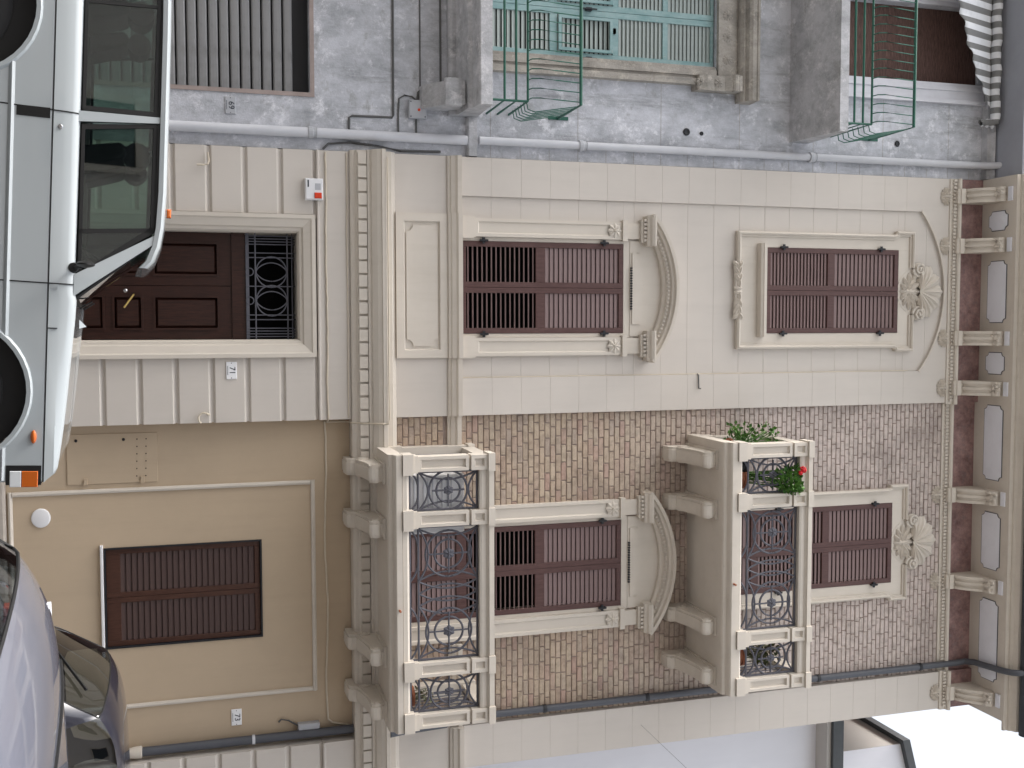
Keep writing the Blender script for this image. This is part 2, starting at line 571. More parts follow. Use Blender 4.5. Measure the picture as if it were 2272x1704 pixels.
# --- solid core behind the facing (leaves cavities behind openings)
core = MB()
core.box(XL, XC, .62, 9.5, -1.4, 12.0)
core.box(XL, XC, .40, .62, 10.55, 12.0)
core.box(XC - .3, XC, .10, .62, -1.4, 11.2)
core.build('rear_wall', M['cream'], CB)

# --- ground floor left: rusticated blocks
GR = [.765 + .3742 * i for i in range(-4, 7)]      # groove centres
def rust(x0, x1, ztop=3.01):
    zs = [-1.1] + [g for g in GR if g > -.9] 
    for a, b in zip(zs[:-1], zs[1:]):
        MB().px([(.15, a + .012), (.03, a + .012), (0, a + .036), (0, b - .036), (.03, b - .012), (.15, b - .012)], x0, x1).build('rustic_block', M['cream'], CB)
rust(XL, -1.185); rust(.327, 1.035); rust(4.665, XC)
for a, b in ((XL + .003, -1.15), (.29, 1.03), (4.67, XC - .003)):
    MB().box(a, b, .03, .4, -1.2, 3.02).build('rustication_backing', M['cream'], CB)
for a, b in ((XL, 1.035), (4.665, XC)):
    bd = MB().px([(.4, 3.022), (-.012, 3.022), (-.02, 3.035), (-.012, 3.05), (0, 3.055), (0, 3.375), (.4, 3.375)], a, b)
    bd.build('plain_band', M['cream'], CB)

# --- ground floor right: tan recessed wall
HX0, HX1, HZ0, HZ1 = 2.345, 3.435, .715, 2.395
tw = MB()
tw.box(1.035, HX0, YT, .6, -1.2, 3.375); tw.box(HX1, 4.665, YT, .6, -1.2, 3.375)
tw.box(HX0, HX1, YT, .6, -1.2, HZ0); tw.box(HX0, HX1, YT, .6, HZ1, 3.375)
tw.build('tan_wall', M['tan'], CB)
MB().px([(YT - .003, -.9), (YT - .05, -.9), (YT - .05, -.30), (YT - .035, -.275), (YT - .003, -.272)], 1.037, 4.663).build('plinth', M['plinth'], CB)
pm = MB()
px0, px1, pz0, pz1 = 1.712, 4.105, -.255, 2.985
for a, b, c, d in ((px0, px1, pz1 - .05, pz1), (px0, px1, pz0, pz0 + .05)):
    pm.px([(YT - .002, c), (YT - .022, c + .006), (YT - .03, c + .025), (YT - .022, d - .012), (YT - .012, d - .006), (YT - .002, d)], a, b)
for a in (px0, px1 - .05):
    pm.add([(a, YT - .002, pz0 + .05), (a + .006, YT - .022, pz0 + .05), (a + .025, YT - .03, pz0 + .05), (a + .044, YT - .022, pz0 + .05), (a + .05, YT - .002, pz0 + .05),
            (a, YT - .002, pz1 - .05), (a + .006, YT - .022, pz1 - .05), (a + .025, YT - .03, pz1 - .05), (a + .044, YT - .022, pz1 - .05), (a + .05, YT - .002, pz1 - .05)],
           [(0, 1, 6, 5), (1, 2, 7, 6), (2, 3, 8, 7), (3, 4, 9, 8), (4, 0, 5, 9), (0, 4, 3, 2, 1), (5, 6, 7, 8, 9)])
pm.build('panel_moulding', M['cream_trim'], CB, True)

# ground-floor louvred window
def slat_mesh(w, depth, th, tilt):
    mb = MB()
    c, s_ = cos(tilt), sin(tilt)
    pts = [(-depth / 2, -th / 2), (depth / 2, -th / 2), (depth / 2, th / 2), (-depth / 2, th / 2)]
    mb.px([(c * a - s_ * b, s_ * a + c * b) for a, b in pts], -w / 2, w / 2)
    return mb.mesh('slat')

SL = {}
def slat(parent, x0, x1, y, z, depth, th, tilt, mat):
    k = (round(x1 - x0, 3), depth, th, round(tilt, 3), mat)
    if k not in SL:
        me = slat_mesh(x1 - x0, depth, th, tilt); me.materials.append(M[mat]); SL[k] = me
    return inst('slat', SL[k], parent, ((x0 + x1) / 2, y, z))

def leaf(parent, x0, x1, z0, z1, y, cells, mat, smat, st=.06, th=.035, tilts=None, depth=.05, name='shutter_leaf', label=None):
    """louvred leaf; cells = [(za, zb, slat count, tilt)]"""
    mb = MB()
    mb.cbox(x0, x0 + st, y, y + th, z0, z1, .003); mb.cbox(x1 - st, x1, y, y + th, z0, z1, .003)
    edges = [z0] + [v for c in cells for v in c[:2]] + [z1]
    for a, b in zip(edges[0::2], edges[1::2]):
        if b - a > .004: mb.cbox(x0 + st, x1 - st, y + .002, y + th - .002, a, b, .003)
    o = mb.build(name, M[mat], parent, label=label)
    for za, zb, n, tilt in cells:
        p = (zb - za) / n
        for i in range(n):
            slat(o, x0 + st - .004, x1 - st + .004, y + th / 2 + .002, za + p * (i + .5), depth, .009, tilt, smat)
    return o

lw = .006
xm = (HX0 + HX1) / 2
leaf(CB, HX0 + .02, xm - .002, HZ0 + .02, HZ1 - .025, YT + .02, [(HZ0 + .17, HZ1 - .08, 23, radians(74))], 'shutter_low', 'slat_low', .055, .035, depth=.067)
leaf(CB, xm + .002, HX1 - .02, HZ0 + .02, HZ1 - .025, YT + .02, [(HZ0 + .17, HZ1 - .08, 23, radians(74))], 'shutter_low', 'slat_low', .055, .035, depth=.067)
MB().box(HX0 - .02, HX1 + .02, .40, .42, HZ0 - .02, HZ1 + .02).build('window_void', M['void'], CB)
MB().frame(HX0 + .001, HX1 - .001, HZ0 + .001, HZ1 - .001, .018, YT - .012, YT + .1).build('window_track', M['iron_dark'], CB)
MB().cbox(HX0 - .035, HX1 + .075, YT - .045, YT + .01, HZ0 - .035, HZ0 - .004, .006).build('window_sill', M['white_plastic'], CB)

# flush service door in the tan wall
hb = MB()
hb.cbox(1.135, 1.66, YT - .012, YT - .002, .36, 1.30, .003)
hd = hb.build('service_hatch', M['tan'], CB, label='flush tan metal hatch with vent holes beside the panel moulding')
for z in (.55, 1.14):
    MB().box(1.60, 1.665, YT - .03, YT - .012, z - .018, z + .018).build('hinge', M['tan'], hd)
for z in (.46, .95):
    MB().lathe([(.012, 0), (.016, -.006), (.010, -.012)], (1.20, YT - .012, z), 'y', 12).build('lock', M['iron_dark'], hd)
for i in range(6):
    for z in (1.09, 1.185):
        MB().lathe([(.007, 0), (.007, -.004)], (1.20 + i * .078, YT - .0125, z - i * .002), 'y', 8).build('vent_hole', M['black'], hd)

# --- door with architrave and iron transom
DX0, DX1, DZ = -.987, .16, 2.812
arch = MB()
prof = [(.0, .06), (.02, .025), (.045, .02), (.06, -.005), (.135, -.03), (.15, -.045), (.19, -.045), (.195, .06)]   # offset outwards, y
def mitre(mb, x0, x1, z1, zb, prof):
    n = len(prof)
    vs = []
    for (o, y) in prof: vs.append((x0 - o, y, zb))
    for (o, y) in prof: vs.append((x0 - o, y, z1 + o))
    for (o, y) in prof: vs.append((x1 + o, y, z1 + o))
    for (o, y) in prof: vs.append((x1 + o, y, zb))
    fs = [(s * n + i, s * n + (i + 1) % n, (s + 1) * n + (i + 1) % n, (s + 1) * n + i) for s in range(3) for i in range(n)]
    fs += [tuple(range(n)), tuple(range(4 * n - 1, 3 * n - 1, -1))]
    mb.add(vs, fs)
mitre(arch, DX0, DX1, DZ, -.9, prof)
arch.box(DX0 - .02, DX0 - .001, .0601, .5, -.9, DZ); arch.box(DX1 + .001, DX1 + .02, .0601, .5, -.9, DZ); arch.box(DX0 - .02, DX1 + .02, .0601, .5, DZ + .001, DZ + .02)
arch.build('door_surround', M['cream_trim'], CB)
lint = MB().box(-1.15, .29, .07, .4, DZ + .03, 3.02).build('door_lintel', M['cream'], CB)
YD = .24
xd = (DX0 + DX1) / 2
def door_leaf(x0, x1, handed):
    mb = MB()
    s_ = .10
    rows = [(-.42, .35), (.43, .78), (.86, 1.18), (1.285, 1.985)]
    z0, z1 = -.62, 2.115
    mb.box(x0, x0 + s_, YD, YD + .05, z0, z1); mb.box(x1 - s_, x1, YD, YD + .05, z0, z1)
    ed = [z0] + [v for r in rows for v in r] + [z1]
    for a, b in zip(ed[0::2], ed[1::2]): mb.box(x0 + s_, x1 - s_, YD, YD + .05, a, b)
    o = mb.build('door_leaf', M['door'], CB)
    for a, b in rows:
        q = MB()
        q.frame(x0 + s_, x1 - s_, a, b, .022, YD - .012, YD + .02)
        q.cbox(x0 + s_ + .022, x1 - s_ - .022, YD + .008, YD + .04, a + .022, b - .022, .028)
        q.build('door_panel', M['door'], o)
    return o
door_leaf(DX0 + .003, xd - .003, -1)
dr = door_leaf(xd + .003, DX1 - .003, 1)
h = MB(); h.tube([(xd + .235, YD - .05, .985), (xd + .10, YD - .05, 1.085)], .011, 8); h.tube([(xd + .10, YD - .05, 1.085), (xd + .10, YD, 1.085)], .011, 8)
h.build('door_handle', M['brass'], dr, True)
MB().lathe([(.018, 0), (.02, -.008), (.012, -.014)], (xd + .055, YD, 1.0), 'y', 16).build('lock', M['chrome'], dr)
MB().box(DX0, DX1, YD - .02, YD + .08, 2.118, 2.265).build('door_transom_rail', M['door'], CB)
MB().box(DX0, DX1, .46, .48, -.5, 2.80).build('door_void', M['void'], CB)
g = MB()
tz0, tz1 = 2.268, 2.80
yg = .20
def bar(mb, x0, z0, x1, z1, y, r=.008): mb.tube([(x0, y, z0), (x1, y, z1)], r, 6)
g.box(DX0, DX1, yg, yg + .02, tz0, tz0 + .035)
bar(g, DX0, 2.37, DX1, 2.37, yg, .009); bar(g, DX0, 2.715, DX1, 2.715, yg, .009); bar(g, DX0, 2.765, DX1, 2.765, yg, .006)
for x in (DX0 + .03, DX0 + .06, DX0 + .09, DX0 + .12, DX1 - .03, DX1 - .06, DX1 - .09, DX1 - .12, xd - .31, xd, xd + .31, xd - .36, xd + .36):
    bar(g, x, tz0, x, tz1, yg, .006)
for cx in (xd - .155, xd + .155):
    g.tube([(p[0], yg, p[1]) for p in arc(cx, 2.5425, .165, 0, 2 * pi, 28)[:-1]], .008, 6, True)
    for s_ in (-1, 1):
        g.tube([(p[0], yg, p[1]) for p in arc(cx + s_ * .10, 2.5425, .20, (0 if s_ < 0 else pi) - .98, (0 if s_ < 0 else pi) + .98, 16)], .007, 6)
    g.tube([(p[0], yg, p[1]) for p in arc(cx, 2.31, .04, 0, 2 * pi, 14)[:-1]], .007, 6, True)
g.build('transom_grille', M['iron'], CB, True)

# --- entablature with dentils across the whole front
ENT = [(.4, 3.378), (-.03, 3.378), (-.045, 3.40), (-.05, 3.43), (-.075, 3.45), (-.075, 3.555), (-.115, 3.558), (-.12, 3.59), (-.15, 3.60), (-.19, 3.65), (-.21, 3.695), (-.225, 3.70), (-.225, 3.742), (-.05, 3.775), (-.05, 3.83), (-.028, 3.842), (-.012, 3.872), (0, 3.878), (.4, 3.878)]
ent = MB().px(ENT, XL - .01, XC).build('entablature', M['cream_trim'], CB)
dm = MB().box(-.062, .062, -.036, 0, 0, .092).mesh('dentil'); dm.materials.append(M['cream_trim'])
nd_ = int((XC - XL) / .1475)
for i in range(nd_):
    inst('dentil', dm, ent, (XL + .08 + i * .1475, -.0755, 3.458))

# --- dado storey between entablature and sill string
for a, b in ((XL, -1.235), (.375, XB), (XR, XC)): MB().box(a, b, 0, .4, 3.879, 4.462).build('dado', M['cream'], CB)
ped = MB()
ped.pbox(-1.233, .373, -.035, .4, 3.879, 4.462, .088, .028)
ped.build('panelled_pedestal', M['cream_trim'], CB)
nx0, nx1, nz0, nz1, c_ = -1.10, .24, 3.995, 4.345, .075
pts = []
for (cx, cz, a0, a1) in ((nx0, nz0, pi / 2, 0), (nx1, nz0, pi, pi / 2), (nx1, nz1, 3 * pi / 2, pi), (nx0, nz1, 0, -pi / 2)):
    pts += arc(cx, cz, c_, a0, a1, 5)
MB().py(pts, -.024, .0).build('notched_panel', M['cream_trim'], CB)
STR = [(.4, 4.464), (-.02, 4.464), (-.03, 4.49), (-.045, 4.50), (-.06, 4.545), (-.085, 4.565), (-.09, 4.612), (.4, 4.616)]
SH = lambda d: [(y + d if y < 0 else y, z) for y, z in STR]
for d, a, b in ((0, XL, -1.24), (-.035, -1.238, .378), (0, .38, XB), (YB, XB + .002, 2.05), (YB, 3.67, XR - .002), (0, XR, XC)):
    MB().px(SH(d), a, b).build('sill_string', M['cream_trim'], CB)

# --- stucco courses of the upper storeys
CZ = [4.6285 + .3482 * i for i in range(20)]
CZ[-1] = 11.232
W1 = [(-.942, .105, 4.61, 6.58), (-.942, .116, 8.47, 10.44)]
fld = 0.03
GAP = .0006
for a, b in zip(CZ[:-1], CZ[1:]):
    if b < 10.60:
        MB().cbox(XL, -1.443, 0, .4, a + GAP, b - GAP, .001).build('stucco_course', M['cream'], CB)
        MB().cbox(.607, XB, 0, .4, a + GAP, b - GAP, .001).build('stucco_course', M['cream'], CB)
    MB().cbox(XR, XC, 0, .4, a + GAP, b - GAP, .001).build('stucco_course', M['cream'], CB)
    # recessed field of the left bay
    if a > 11.15: continue
    z0, z1 = a, min(b, 11.2)
    cuts = sorted({z0, z1, *[h[2] for h in W1 if z0 < h[2] < z1], *[h[3] for h in W1 if z0 < h[3] < z1]})
    for u, v in zip(cuts[:-1], cuts[1:]):
        for s0, s1 in W2(u, v, -1.4425, .6065, W1):
            if s1 - s0 > .01:
                MB().cbox(s0, s1, fld, .4, u + (GAP if u == a else 0), v - (GAP if v == b else 0), .002).build('field_course', M['cream'], CB)
for a, b, y_, c, d in ((XL + .003, -1.45, .005, 4.62, 11.2), (-1.449, -.99, fld + .005, 4.62, 11.2), (.155, .61, fld + .005, 4.62, 11.2), (.611, XB - .003, .005, 4.62, 11.2), (XR + .003, XC - .003, .005, 4.62, 11.2),
                   (-.989, .154, fld + .005, 6.585, 8.465), (-.989, .154, fld + .005, 10.446, 11.19)):
    MB().box(a, b, y_, .4, c, d).build('joint_backing', M['cream'], CB)
# spandrel over the flat arch of the bay
hw, sg = (.607 + 1.443) / 2, .385
Ra = (hw * hw + sg * sg) / (2 * sg)
ac = (-.418, 11.168 - Ra)
aa = math.asin(hw / Ra)
zt = CZ[17]
pts = [(XL, zt + GAP), (-1.443, zt + GAP)] + arc(ac[0], ac[1], Ra, pi / 2 + aa, pi / 2 - aa, 22) + [(.607, zt + GAP), (XB, zt + GAP), (XB, 11.232), (XL, 11.232)]
MB().py(pts, 0, .4).build('arched_spandrel', M['cream'], CB)
ar = MB()
for k in range(22):
    t0 = pi / 2 + aa - 2 * aa * k / 22; t1 = pi / 2 + aa - 2 * aa * (k + 1) / 22
    q = [(ac[0] + r * cos(t), ac[1] + r * sin(t)) for r, t in ((Ra - .002, t0), (Ra + .022, t0), (Ra + .022, t1), (Ra - .002, t1))]
    ar.py(q, -.012, -.0005)
ar.build('arch_bead', M['cream_trim'], CB)

# --- windows -------------------------------------------------------
def stay(x, z, y, parent):
    q = MB()
    q.box(x - .012, x + .012, y - .035, y + .01, z - .04, z + .04)
    q.box(x - .035, x + .035, y - .028, y - .012, z - .014, z + .014)
    q.tube([(x, y - .03, z - .05), (x, y - .03, z + .05)], .012, 6)
    return q.build('hinge', M['iron_dark'], parent)

def rosette(parent, cx, cz, y, r, mat='cream_trim', n=8, name='rosette'):
    q = MB()
    def f(u, v):
        a = 2 * pi * u
        rr = r * v * (1 + .13 * v * cos(n * a))
        hh = .3 * r * (1 - v ** 3) * (.75 + .25 * cos(n * a) * min(1, 2 * v)) + (.22 * r if v < .22 else 0)
        return (cx + rr * cos(a), y - hh, cz + rr * sin(a))
    q.grid(f, 32, 8, True)
    return q.build(name, M[mat], parent, True)

def window_first(xc, yb, zf=4.62, low=()):
    """French window: louvred leaves, flanking pilasters, segmental pediment"""
    W = MB()
    x0, x1, z0, z1 = xc - .524, xc + .524, zf, 6.58
    # jamb lining and lintel
    W.box(x0 - .045, x0 - .001, yb - .012, .4, z0, z1 + .08); W.box(x1 + .001, x1 + .045, yb - .012, .4, z0, z1 + .08)
    W.box(x0 - .001, x1 + .001, yb - .012, .4, z1 + .001, z1 + .08)
    s = W.build('window_surround', M['cream_trim'], CB)
    for sg_ in (-1, 1):
        a, b = sorted((xc + sg_ * .571, xc + sg_ * .778))
        q = MB()
        q.box(a - .022, b + .022, yb - .075, yb + .05, z0, z0 + .135); q.box(a - .012, b + .012, yb - .068, yb + .05, z0 + .135, z0 + .155)
        q.pbox(a, b, yb - .055, yb + .05, z0 + .156, 6.545, .036, .018)
        q.box(a - .02, b + .02, yb - .085, yb + .05, 6.546, 6.605)
        q.box(a + .012, b - .012, yb - .05, yb + .05, 6.606, 6.775)
        # end block of the pediment with small dentils
        q.box(a - .03, b + .03, yb - .09, yb + .05, 6.776, 6.80)
        for i in range(6):
            q.box(a - .035 + i * .047, a - .008 + i * .047, yb - .118, yb - .06, 6.80, 6.832)
        q.box(a - .032, b + .032, yb - .085, yb + .05, 6.801, 6.833)
        q.px([(yb + .05, 6.834), (yb - .13, 6.834), (yb - .15, 6.86), (yb - .18, 6.875), (yb - .20, 6.905), (yb - .20, 6.925), (yb + .05, 6.935)], a - .075, b + .075)
        q.build('side_pilaster', M['cream_trim'], s)
        rosette(s, (a + b) / 2, 6.455, yb - .056, .082)
    # frieze with vent comb and arched panel
    fz = MB().box(xc - .56, xc + .56, yb - .02, yb + .05, 6.661, 6.86)
    q = [(xc - .42, 6.685), (xc + .42, 6.685), (xc + .42, 6.79)] + arc(xc, 6.79 - 1.02, 1.05, pi / 2 - .41, pi / 2 + .41, 10) + [(xc - .42, 6.79)]
    fz.py(q, yb - .036, yb - .018)
    fz.build('frieze_panel', M['cream_trim'], s)
    vt = MB()
    for i in range(17): vt.box(xc - .25 + i * .03, xc - .234 + i * .03, yb - .046, yb - .02, 6.664, 6.684)
    vt.build('vent_comb', M['iron_dark'], s)
    # tympanum and arched cornice
    H, sgt, zc = .872, .315, 6.905
    Ro = (H * H + sgt * sgt) / (2 * sgt)
    ctr = zc + sgt - Ro
    A = math.asin(H / Ro)
    ty = [(xc - .60, 6.861)] + [(xc + .60, 6.861)] + arc(xc, ctr, Ro - .10, pi / 2 - .60, pi / 2 + .60, 16)
    MB().py(ty, yb - .01, yb + .05).build('tympanum', M['cream_trim'], s)
    co = MB()
    P_ = [(-.155, .05), (-.155, -.06), (-.125, -.075), (-.12, -.105), (-.085, -.11), (-.07, -.15), (-.045, -.155), (-.035, -.195), (0, -.20), (.004, .05)]   # radial, y
    n = len(P_); ns = 26; vs = []
    for k in range(ns + 1):
        t = pi / 2 + A - 2 * A * k / ns
        for dr_, y in P_: vs.append((xc + (Ro + dr_) * cos(t), yb + y, ctr + (Ro + dr_) * sin(t)))
    fs = [(k * n + i, k * n + (i + 1) % n, (k + 1) * n + (i + 1) % n, (k + 1) * n + i) for k in range(ns) for i in range(n)] + [tuple(range(n)), tuple(range(ns * n, ns * n + n))]
    co.add(vs, fs)
    for k in range(34):
        t = pi / 2 + A * .9 - 1.8 * A * (k + .5) / 34
        c0, s0 = cos(t), sin(t)
        rr = Ro - .105
        co.add([(xc + (rr + d_) * c0 + w_ * s0, yb + y, ctr + (rr + d_) * s0 - w_ * c0) for y in (-.135, -.10) for d_, w_ in ((-.014, -.009), (.014, -.009), (.014, .009), (-.014, .009))],
               [(0, 1, 2, 3), (4, 7, 6, 5), (0, 4, 5, 1), (1, 5, 6, 2), (2, 6, 7, 3), (3, 7, 4, 0)])
    co.build('pediment_cornice', M['cream_trim'], s)
    MB().box(x0 - .03, x1 + .03, .36, .38, z0, z1).build('window_void', M['void'], CB)
    ys = yb - .02
    for a, b in ((x0 + .002, xc - .0015), (xc + .0015, x1 - .002)):
        lf = leaf(CB, a, b, z0 + .012, z1 - .004, ys, list(low) + [((z0 if not low else 4.62) + .06, 5.50, 15, radians(27)), (5.61, z1 - .06, 16, radians(76))], 'shutter', 'slat', .062, .04, depth=.05)
        ed = a - .006 if a < xc - .1 else b + .006
        for z in (4.88, 6.33): stay(ed, z, ys, lf)
    return s

window_first(-.4185, fld)
window_first(2.858, YB, 3.775, [(3.87, 4.56, 12, radians(76))])

def shell(parent, xc, z0, y, R):
    q = MB()
    nr = 11
    def f(u, v):
        a = radians(-112) + radians(224) * u
        rib = cos(a * 12.7) ** 3
        rr = R * (.02 + .98 * v) * (1 + .07 * v * rib) * (1 - .08 * abs(sin(a)) * v) * (1 if abs(a) < 1.36 else 1 - .75 * min(1, (abs(a) - 1.36) / .4))
        hh = .07 * sin(pi * min(1, .25 + v * .7)) * (1 + .5 * rib * min(1, v * 1.5)) if v < .999 else 0
        return (xc + rr * sin(a), y - hh, z0 + rr * cos(a))
    q.grid(f, 140, 9)
    q.py(arc(xc, z0 - .02, .30, 0, 2 * pi, 24)[:-1], y - .001, y + .03)
    return q.build('shell_ornament', M['cream_trim'], parent, True)

def volute(parent, cx, cz, y, R, sgn):
    q = MB()
    pts, rs = [], []
    for i in range(44):
        t = i / 43
        a = pi / 2 * (1 - sgn) + sgn * (-.4 + t * 4.4 * pi) if False else (-pi / 2 - sgn * 0 + (-sgn) * t * 4.0 * pi)
        r = R * (1 - .86 * t)
        pts.append((cx + r * cos(a), y - .02 - .045 * t, cz + r * sin(a)))
        rs.append(.021 * (1 - .5 * t))
    q.tube(pts, rs, 7)
    q.lathe([(R * .95, 0), (R * .95, -.012), (.3 * R, -.04), (.02, -.055)], (cx, y, cz), 'y', 18)
    return q.build('volute', M['cream_trim'], parent, True)

def acanthus(parent, cx, cz, y, k, spec, name='acanthus_leaf'):
    q = MB()
    for dx, dz, a, L, w_ in spec:
        q.blob(cx + dx * k, y, cz + dz * k, radians(a), L * k, w_ * k, .05 * k ** .5, 0)
    return q.build(name, M['cream_trim'], parent, True)

FAN = [(0, .02, 90, .10, .035), (0, -.07, 90, .09, .03)] + [(s * dx, dz, 90 - s * a, L, .028) for s in (-1, 1) for dx, dz, a, L in
       ((.055, .035, 35, .085), (.095, .0, 62, .085), (.12, -.045, 85, .075), (.055, -.04, 70, .07), (.09, -.09, 110, .06), (.04, -.11, 130, .055), (.15, .02, 60, .05))]

def window_top(xc, yb, sill=True, zf=8.475, low=()):
    W = MB()
    x0, x1, z0, z1 = xc - .528, xc + .528, zf, 10.442
    zl = min(8.10, zf)
    # flat surround
    yf = yb - .022
    W.box(xc - .69, x0 - .001, yf, .4, zl, 10.64); W.box(x1 + .001, xc + .69, yf, .4, zl, 10.64)
    if sill: W.box(x0, x1, yf, .4, 8.10, z0 - .001)
    W.box(x0, x1, yf, .4, z1 + .001, 10.64)
    W.box(xc - .735, xc - .691, yf, .1, 10.40, 10.64); W.box(xc + .691, xc + .735, yf, .1, 10.40, 10.64)
    s = W.build('window_surround', M['cream_trim'], CB)
    # moulding with ears, broken at the top by the shell
    mo = MB()
    for sg_ in (-1, 1):
        path = [(.36, 8.075), (.707, 8.075), (.707, 10.35), (.722, 10.392), (.754, 10.40), (.754, 10.66), (.30, 10.66)] if sill else [(.707, zl), (.707, 10.35), (.722, 10.392), (.754, 10.40), (.754, 10.66), (.30, 10.66)]
        prof = [(-.012, yb + .02), (-.012, yb - .058), (.010, yb - .078), (.026, yb - .066), (.032, yb - .042), (.052, yb - .042), (.060, yb + .02)]
        dirs = [Vector((c[0] - a_[0], c[1] - a_[1])).normalized() for a_, c in zip(path[:-1], path[1:])]
        n = len(prof); vs = []
        for i, (ax, az) in enumerate(path):
            d0, d1 = dirs[max(0, i - 1)], dirs[min(i, len(dirs) - 1)]
            n0, n1 = Vector((-d0.y, d0.x)), Vector((-d1.y, d1.x))
            m_ = (n0 + n1); m_ = m_ / max(.3, m_.dot(n0))
            for o, y in prof: vs.append((xc + sg_ * (ax + m_.x * o), y, az + m_.y * o))
        L = len(path)
        mo.add(vs, [(k * n + i, k * n + (i + 1) % n, (k + 1) * n + (i + 1) % n, (k + 1) * n + i) for k in range(L - 1) for i in range(n)] + [tuple(range(n)), tuple(range(L * n - 1, (L - 1) * n - 1, -1))])
    mo.build('surround_moulding', M['cream_trim'], s)
    shell(s, xc, 10.745, yb - .025, .39)
    for sg_ in (-1, 1): volute(s, xc + sg_ * .282, 10.752, yb - .03, .095, sg_)
    acanthus(s, xc, 10.66, yb - .03, 1.25, FAN)
    W = MB()
    if sill:
        W.px([(yb - .02, 8.352), (yb - .10, 8.362), (yb - .115, 8.39), (yb - .125, 8.395), (yb - .125, 8.432), (yb - .02, 8.445)], xc - .572, xc + .572)
        W.build('window_sill', M['cream_trim'], s)
        MB().py([(xc - .355, 8.04), (xc + .355, 8.04), (xc + .355, 8.10)] + arc(xc, 8.145 - 1.4, 1.4, pi / 2 - .245, pi / 2 + .245, 10) + [(xc - .355, 8.10)], yb - .05, yb + .02).build('ornament_plate', M['cream_trim'], s)
        acanthus(s, xc, 8.075, yb - .045, 1.15, [(s2 * dx, dz, (0 if s2 > 0 else 180) + s2 * a, L, .026) for s2 in (-1, 1) for dx, dz, a, L in
                 ((.07, .012, 0, .07), (.13, .022, 25, .06), (.13, -.014, -25, .06), (.20, .016, 20, .07), (.20, -.018, -28, .065), (.27, .005, 0, .075), (.27, .028, 35, .05), (.27, -.025, -38, .05), (.02, .0, 90, .05))])
    MB().box(x0 - .03, x1 + .03, .36, .38, z0 - .02, z1 + .02).build('window_void', M['void'], CB)
    ys = yb - .032
    for a, b in ((x0 + .002, xc - .0015), (xc + .0015, x1 - .002)):
        lf = leaf(CB, a, b, z0 + .006, z1 - .006, ys, list(low) + [((z0 if not low else 8.36) + .06, 9.36, 17, radians(63)), (9.46, z1 - .07, 15, radians(76))], 'shutter', 'slat', .062, .04, depth=.05)
        ed = a - .006 if a < xc - .1 else b + .006
        for z in (8.71, 10.15): stay(ed, z, ys, lf)

window_top(-.4135, fld)
window_top(2.845, YB, False, 7.60, [(7.70, 8.32, 11, radians(80))])

# --- brickwork ------------------------------------------------------
bwb = MB()
HB = [(2.858 - .57, 2.858 + .57, 3.77, 6.66), (2.845 - .53, 2.845 + .53, 7.59, 10.44)]
zc_ = sorted({3.88, 4.463, 4.617, 6.66, 7.59, 10.44, 11.232, 4.62})
for a, b in zip(zc_[:-1], zc_[1:]):
    for s0, s1 in W2(a, b, XB, XR, HB): bwb.box(s0, s1, YB + .009, .4, a, b)
BW = bwb.build('brick_wall', M['mortar'], CB)
bricks = []
rp, bl = .0668, .196
row = 0
z = 3.885
while z < 11.22:
    off = (0 if row % 2 else bl / 2) + random.uniform(-.02, .02)
    x = XB - off
    while x < XR:
        L = bl + random.uniform(-.022, .022)
        a, b = max(x + .005, XB + .002), min(x + L - .005, XR - .002)
        x += L
        if b - a < .03: continue
        za, zb = z + .0045, z + rp - .0045
        if any(hx0 - .02 < b and hx1 + .02 > a and hz0 - .02 < zb and hz1 + .02 > za for hx0, hx1, hz0, hz1 in HB): continue
        if za < 4.62 and zb > 4.455: continue
        bricks.append((a, b, za, zb))
    z += rp; row += 1
def near(bk_):
    a, b, za, zb = bk_
    x, z_ = (a + b) / 2, (za + zb) / 2
    hid = 0
    if 1.33 < x < 4.3 and z_ < 4.78: hid = 1
    if 1.40 < x < 4.3 and 7.2 < z_ < 8.7: hid = 1
    if 2.05 < x < 3.68 and z_ < 7.25: hid = 1
    if 4.47 < x < 4.62: hid = 1
    return (hid, x * x + CAM_Y ** 2 + (z_ - EYE) ** 2)
bricks.sort(key=near)
def one_brick(mb, a, b, za, zb):
    j = lambda: random.uniform(-.004, .004)
    yy = YB - random.uniform(0, .008)
    mb.add([(a, YB + .03, za), (b, YB + .03, za), (b, YB + .03, zb), (a, YB + .03, zb),
            (a + .002, yy + .004, za + .001 + j() * .5), (b - .002, yy + .004, za + .001 + j() * .5), (b - .002, yy + .004, zb - .001 + j() * .5), (a + .002, yy + .004, zb - .001 + j() * .5),
            (a + .008, yy, za + .007), (b - .008, yy, za + .007), (b - .008, yy, zb - .007), (a + .008, yy, zb - .007)],
           [(8, 9, 10, 11), (4, 5, 9, 8), (5, 6, 10, 9), (6, 7, 11, 10), (7, 4, 8, 11), (0, 1, 5, 4), (1, 2, 6, 5), (2, 3, 7, 6), (3, 0, 4, 7)])
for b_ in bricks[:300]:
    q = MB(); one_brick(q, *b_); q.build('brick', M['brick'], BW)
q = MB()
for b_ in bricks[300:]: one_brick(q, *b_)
q.build('brickwork', M['brick'], BW, kind='stuff')

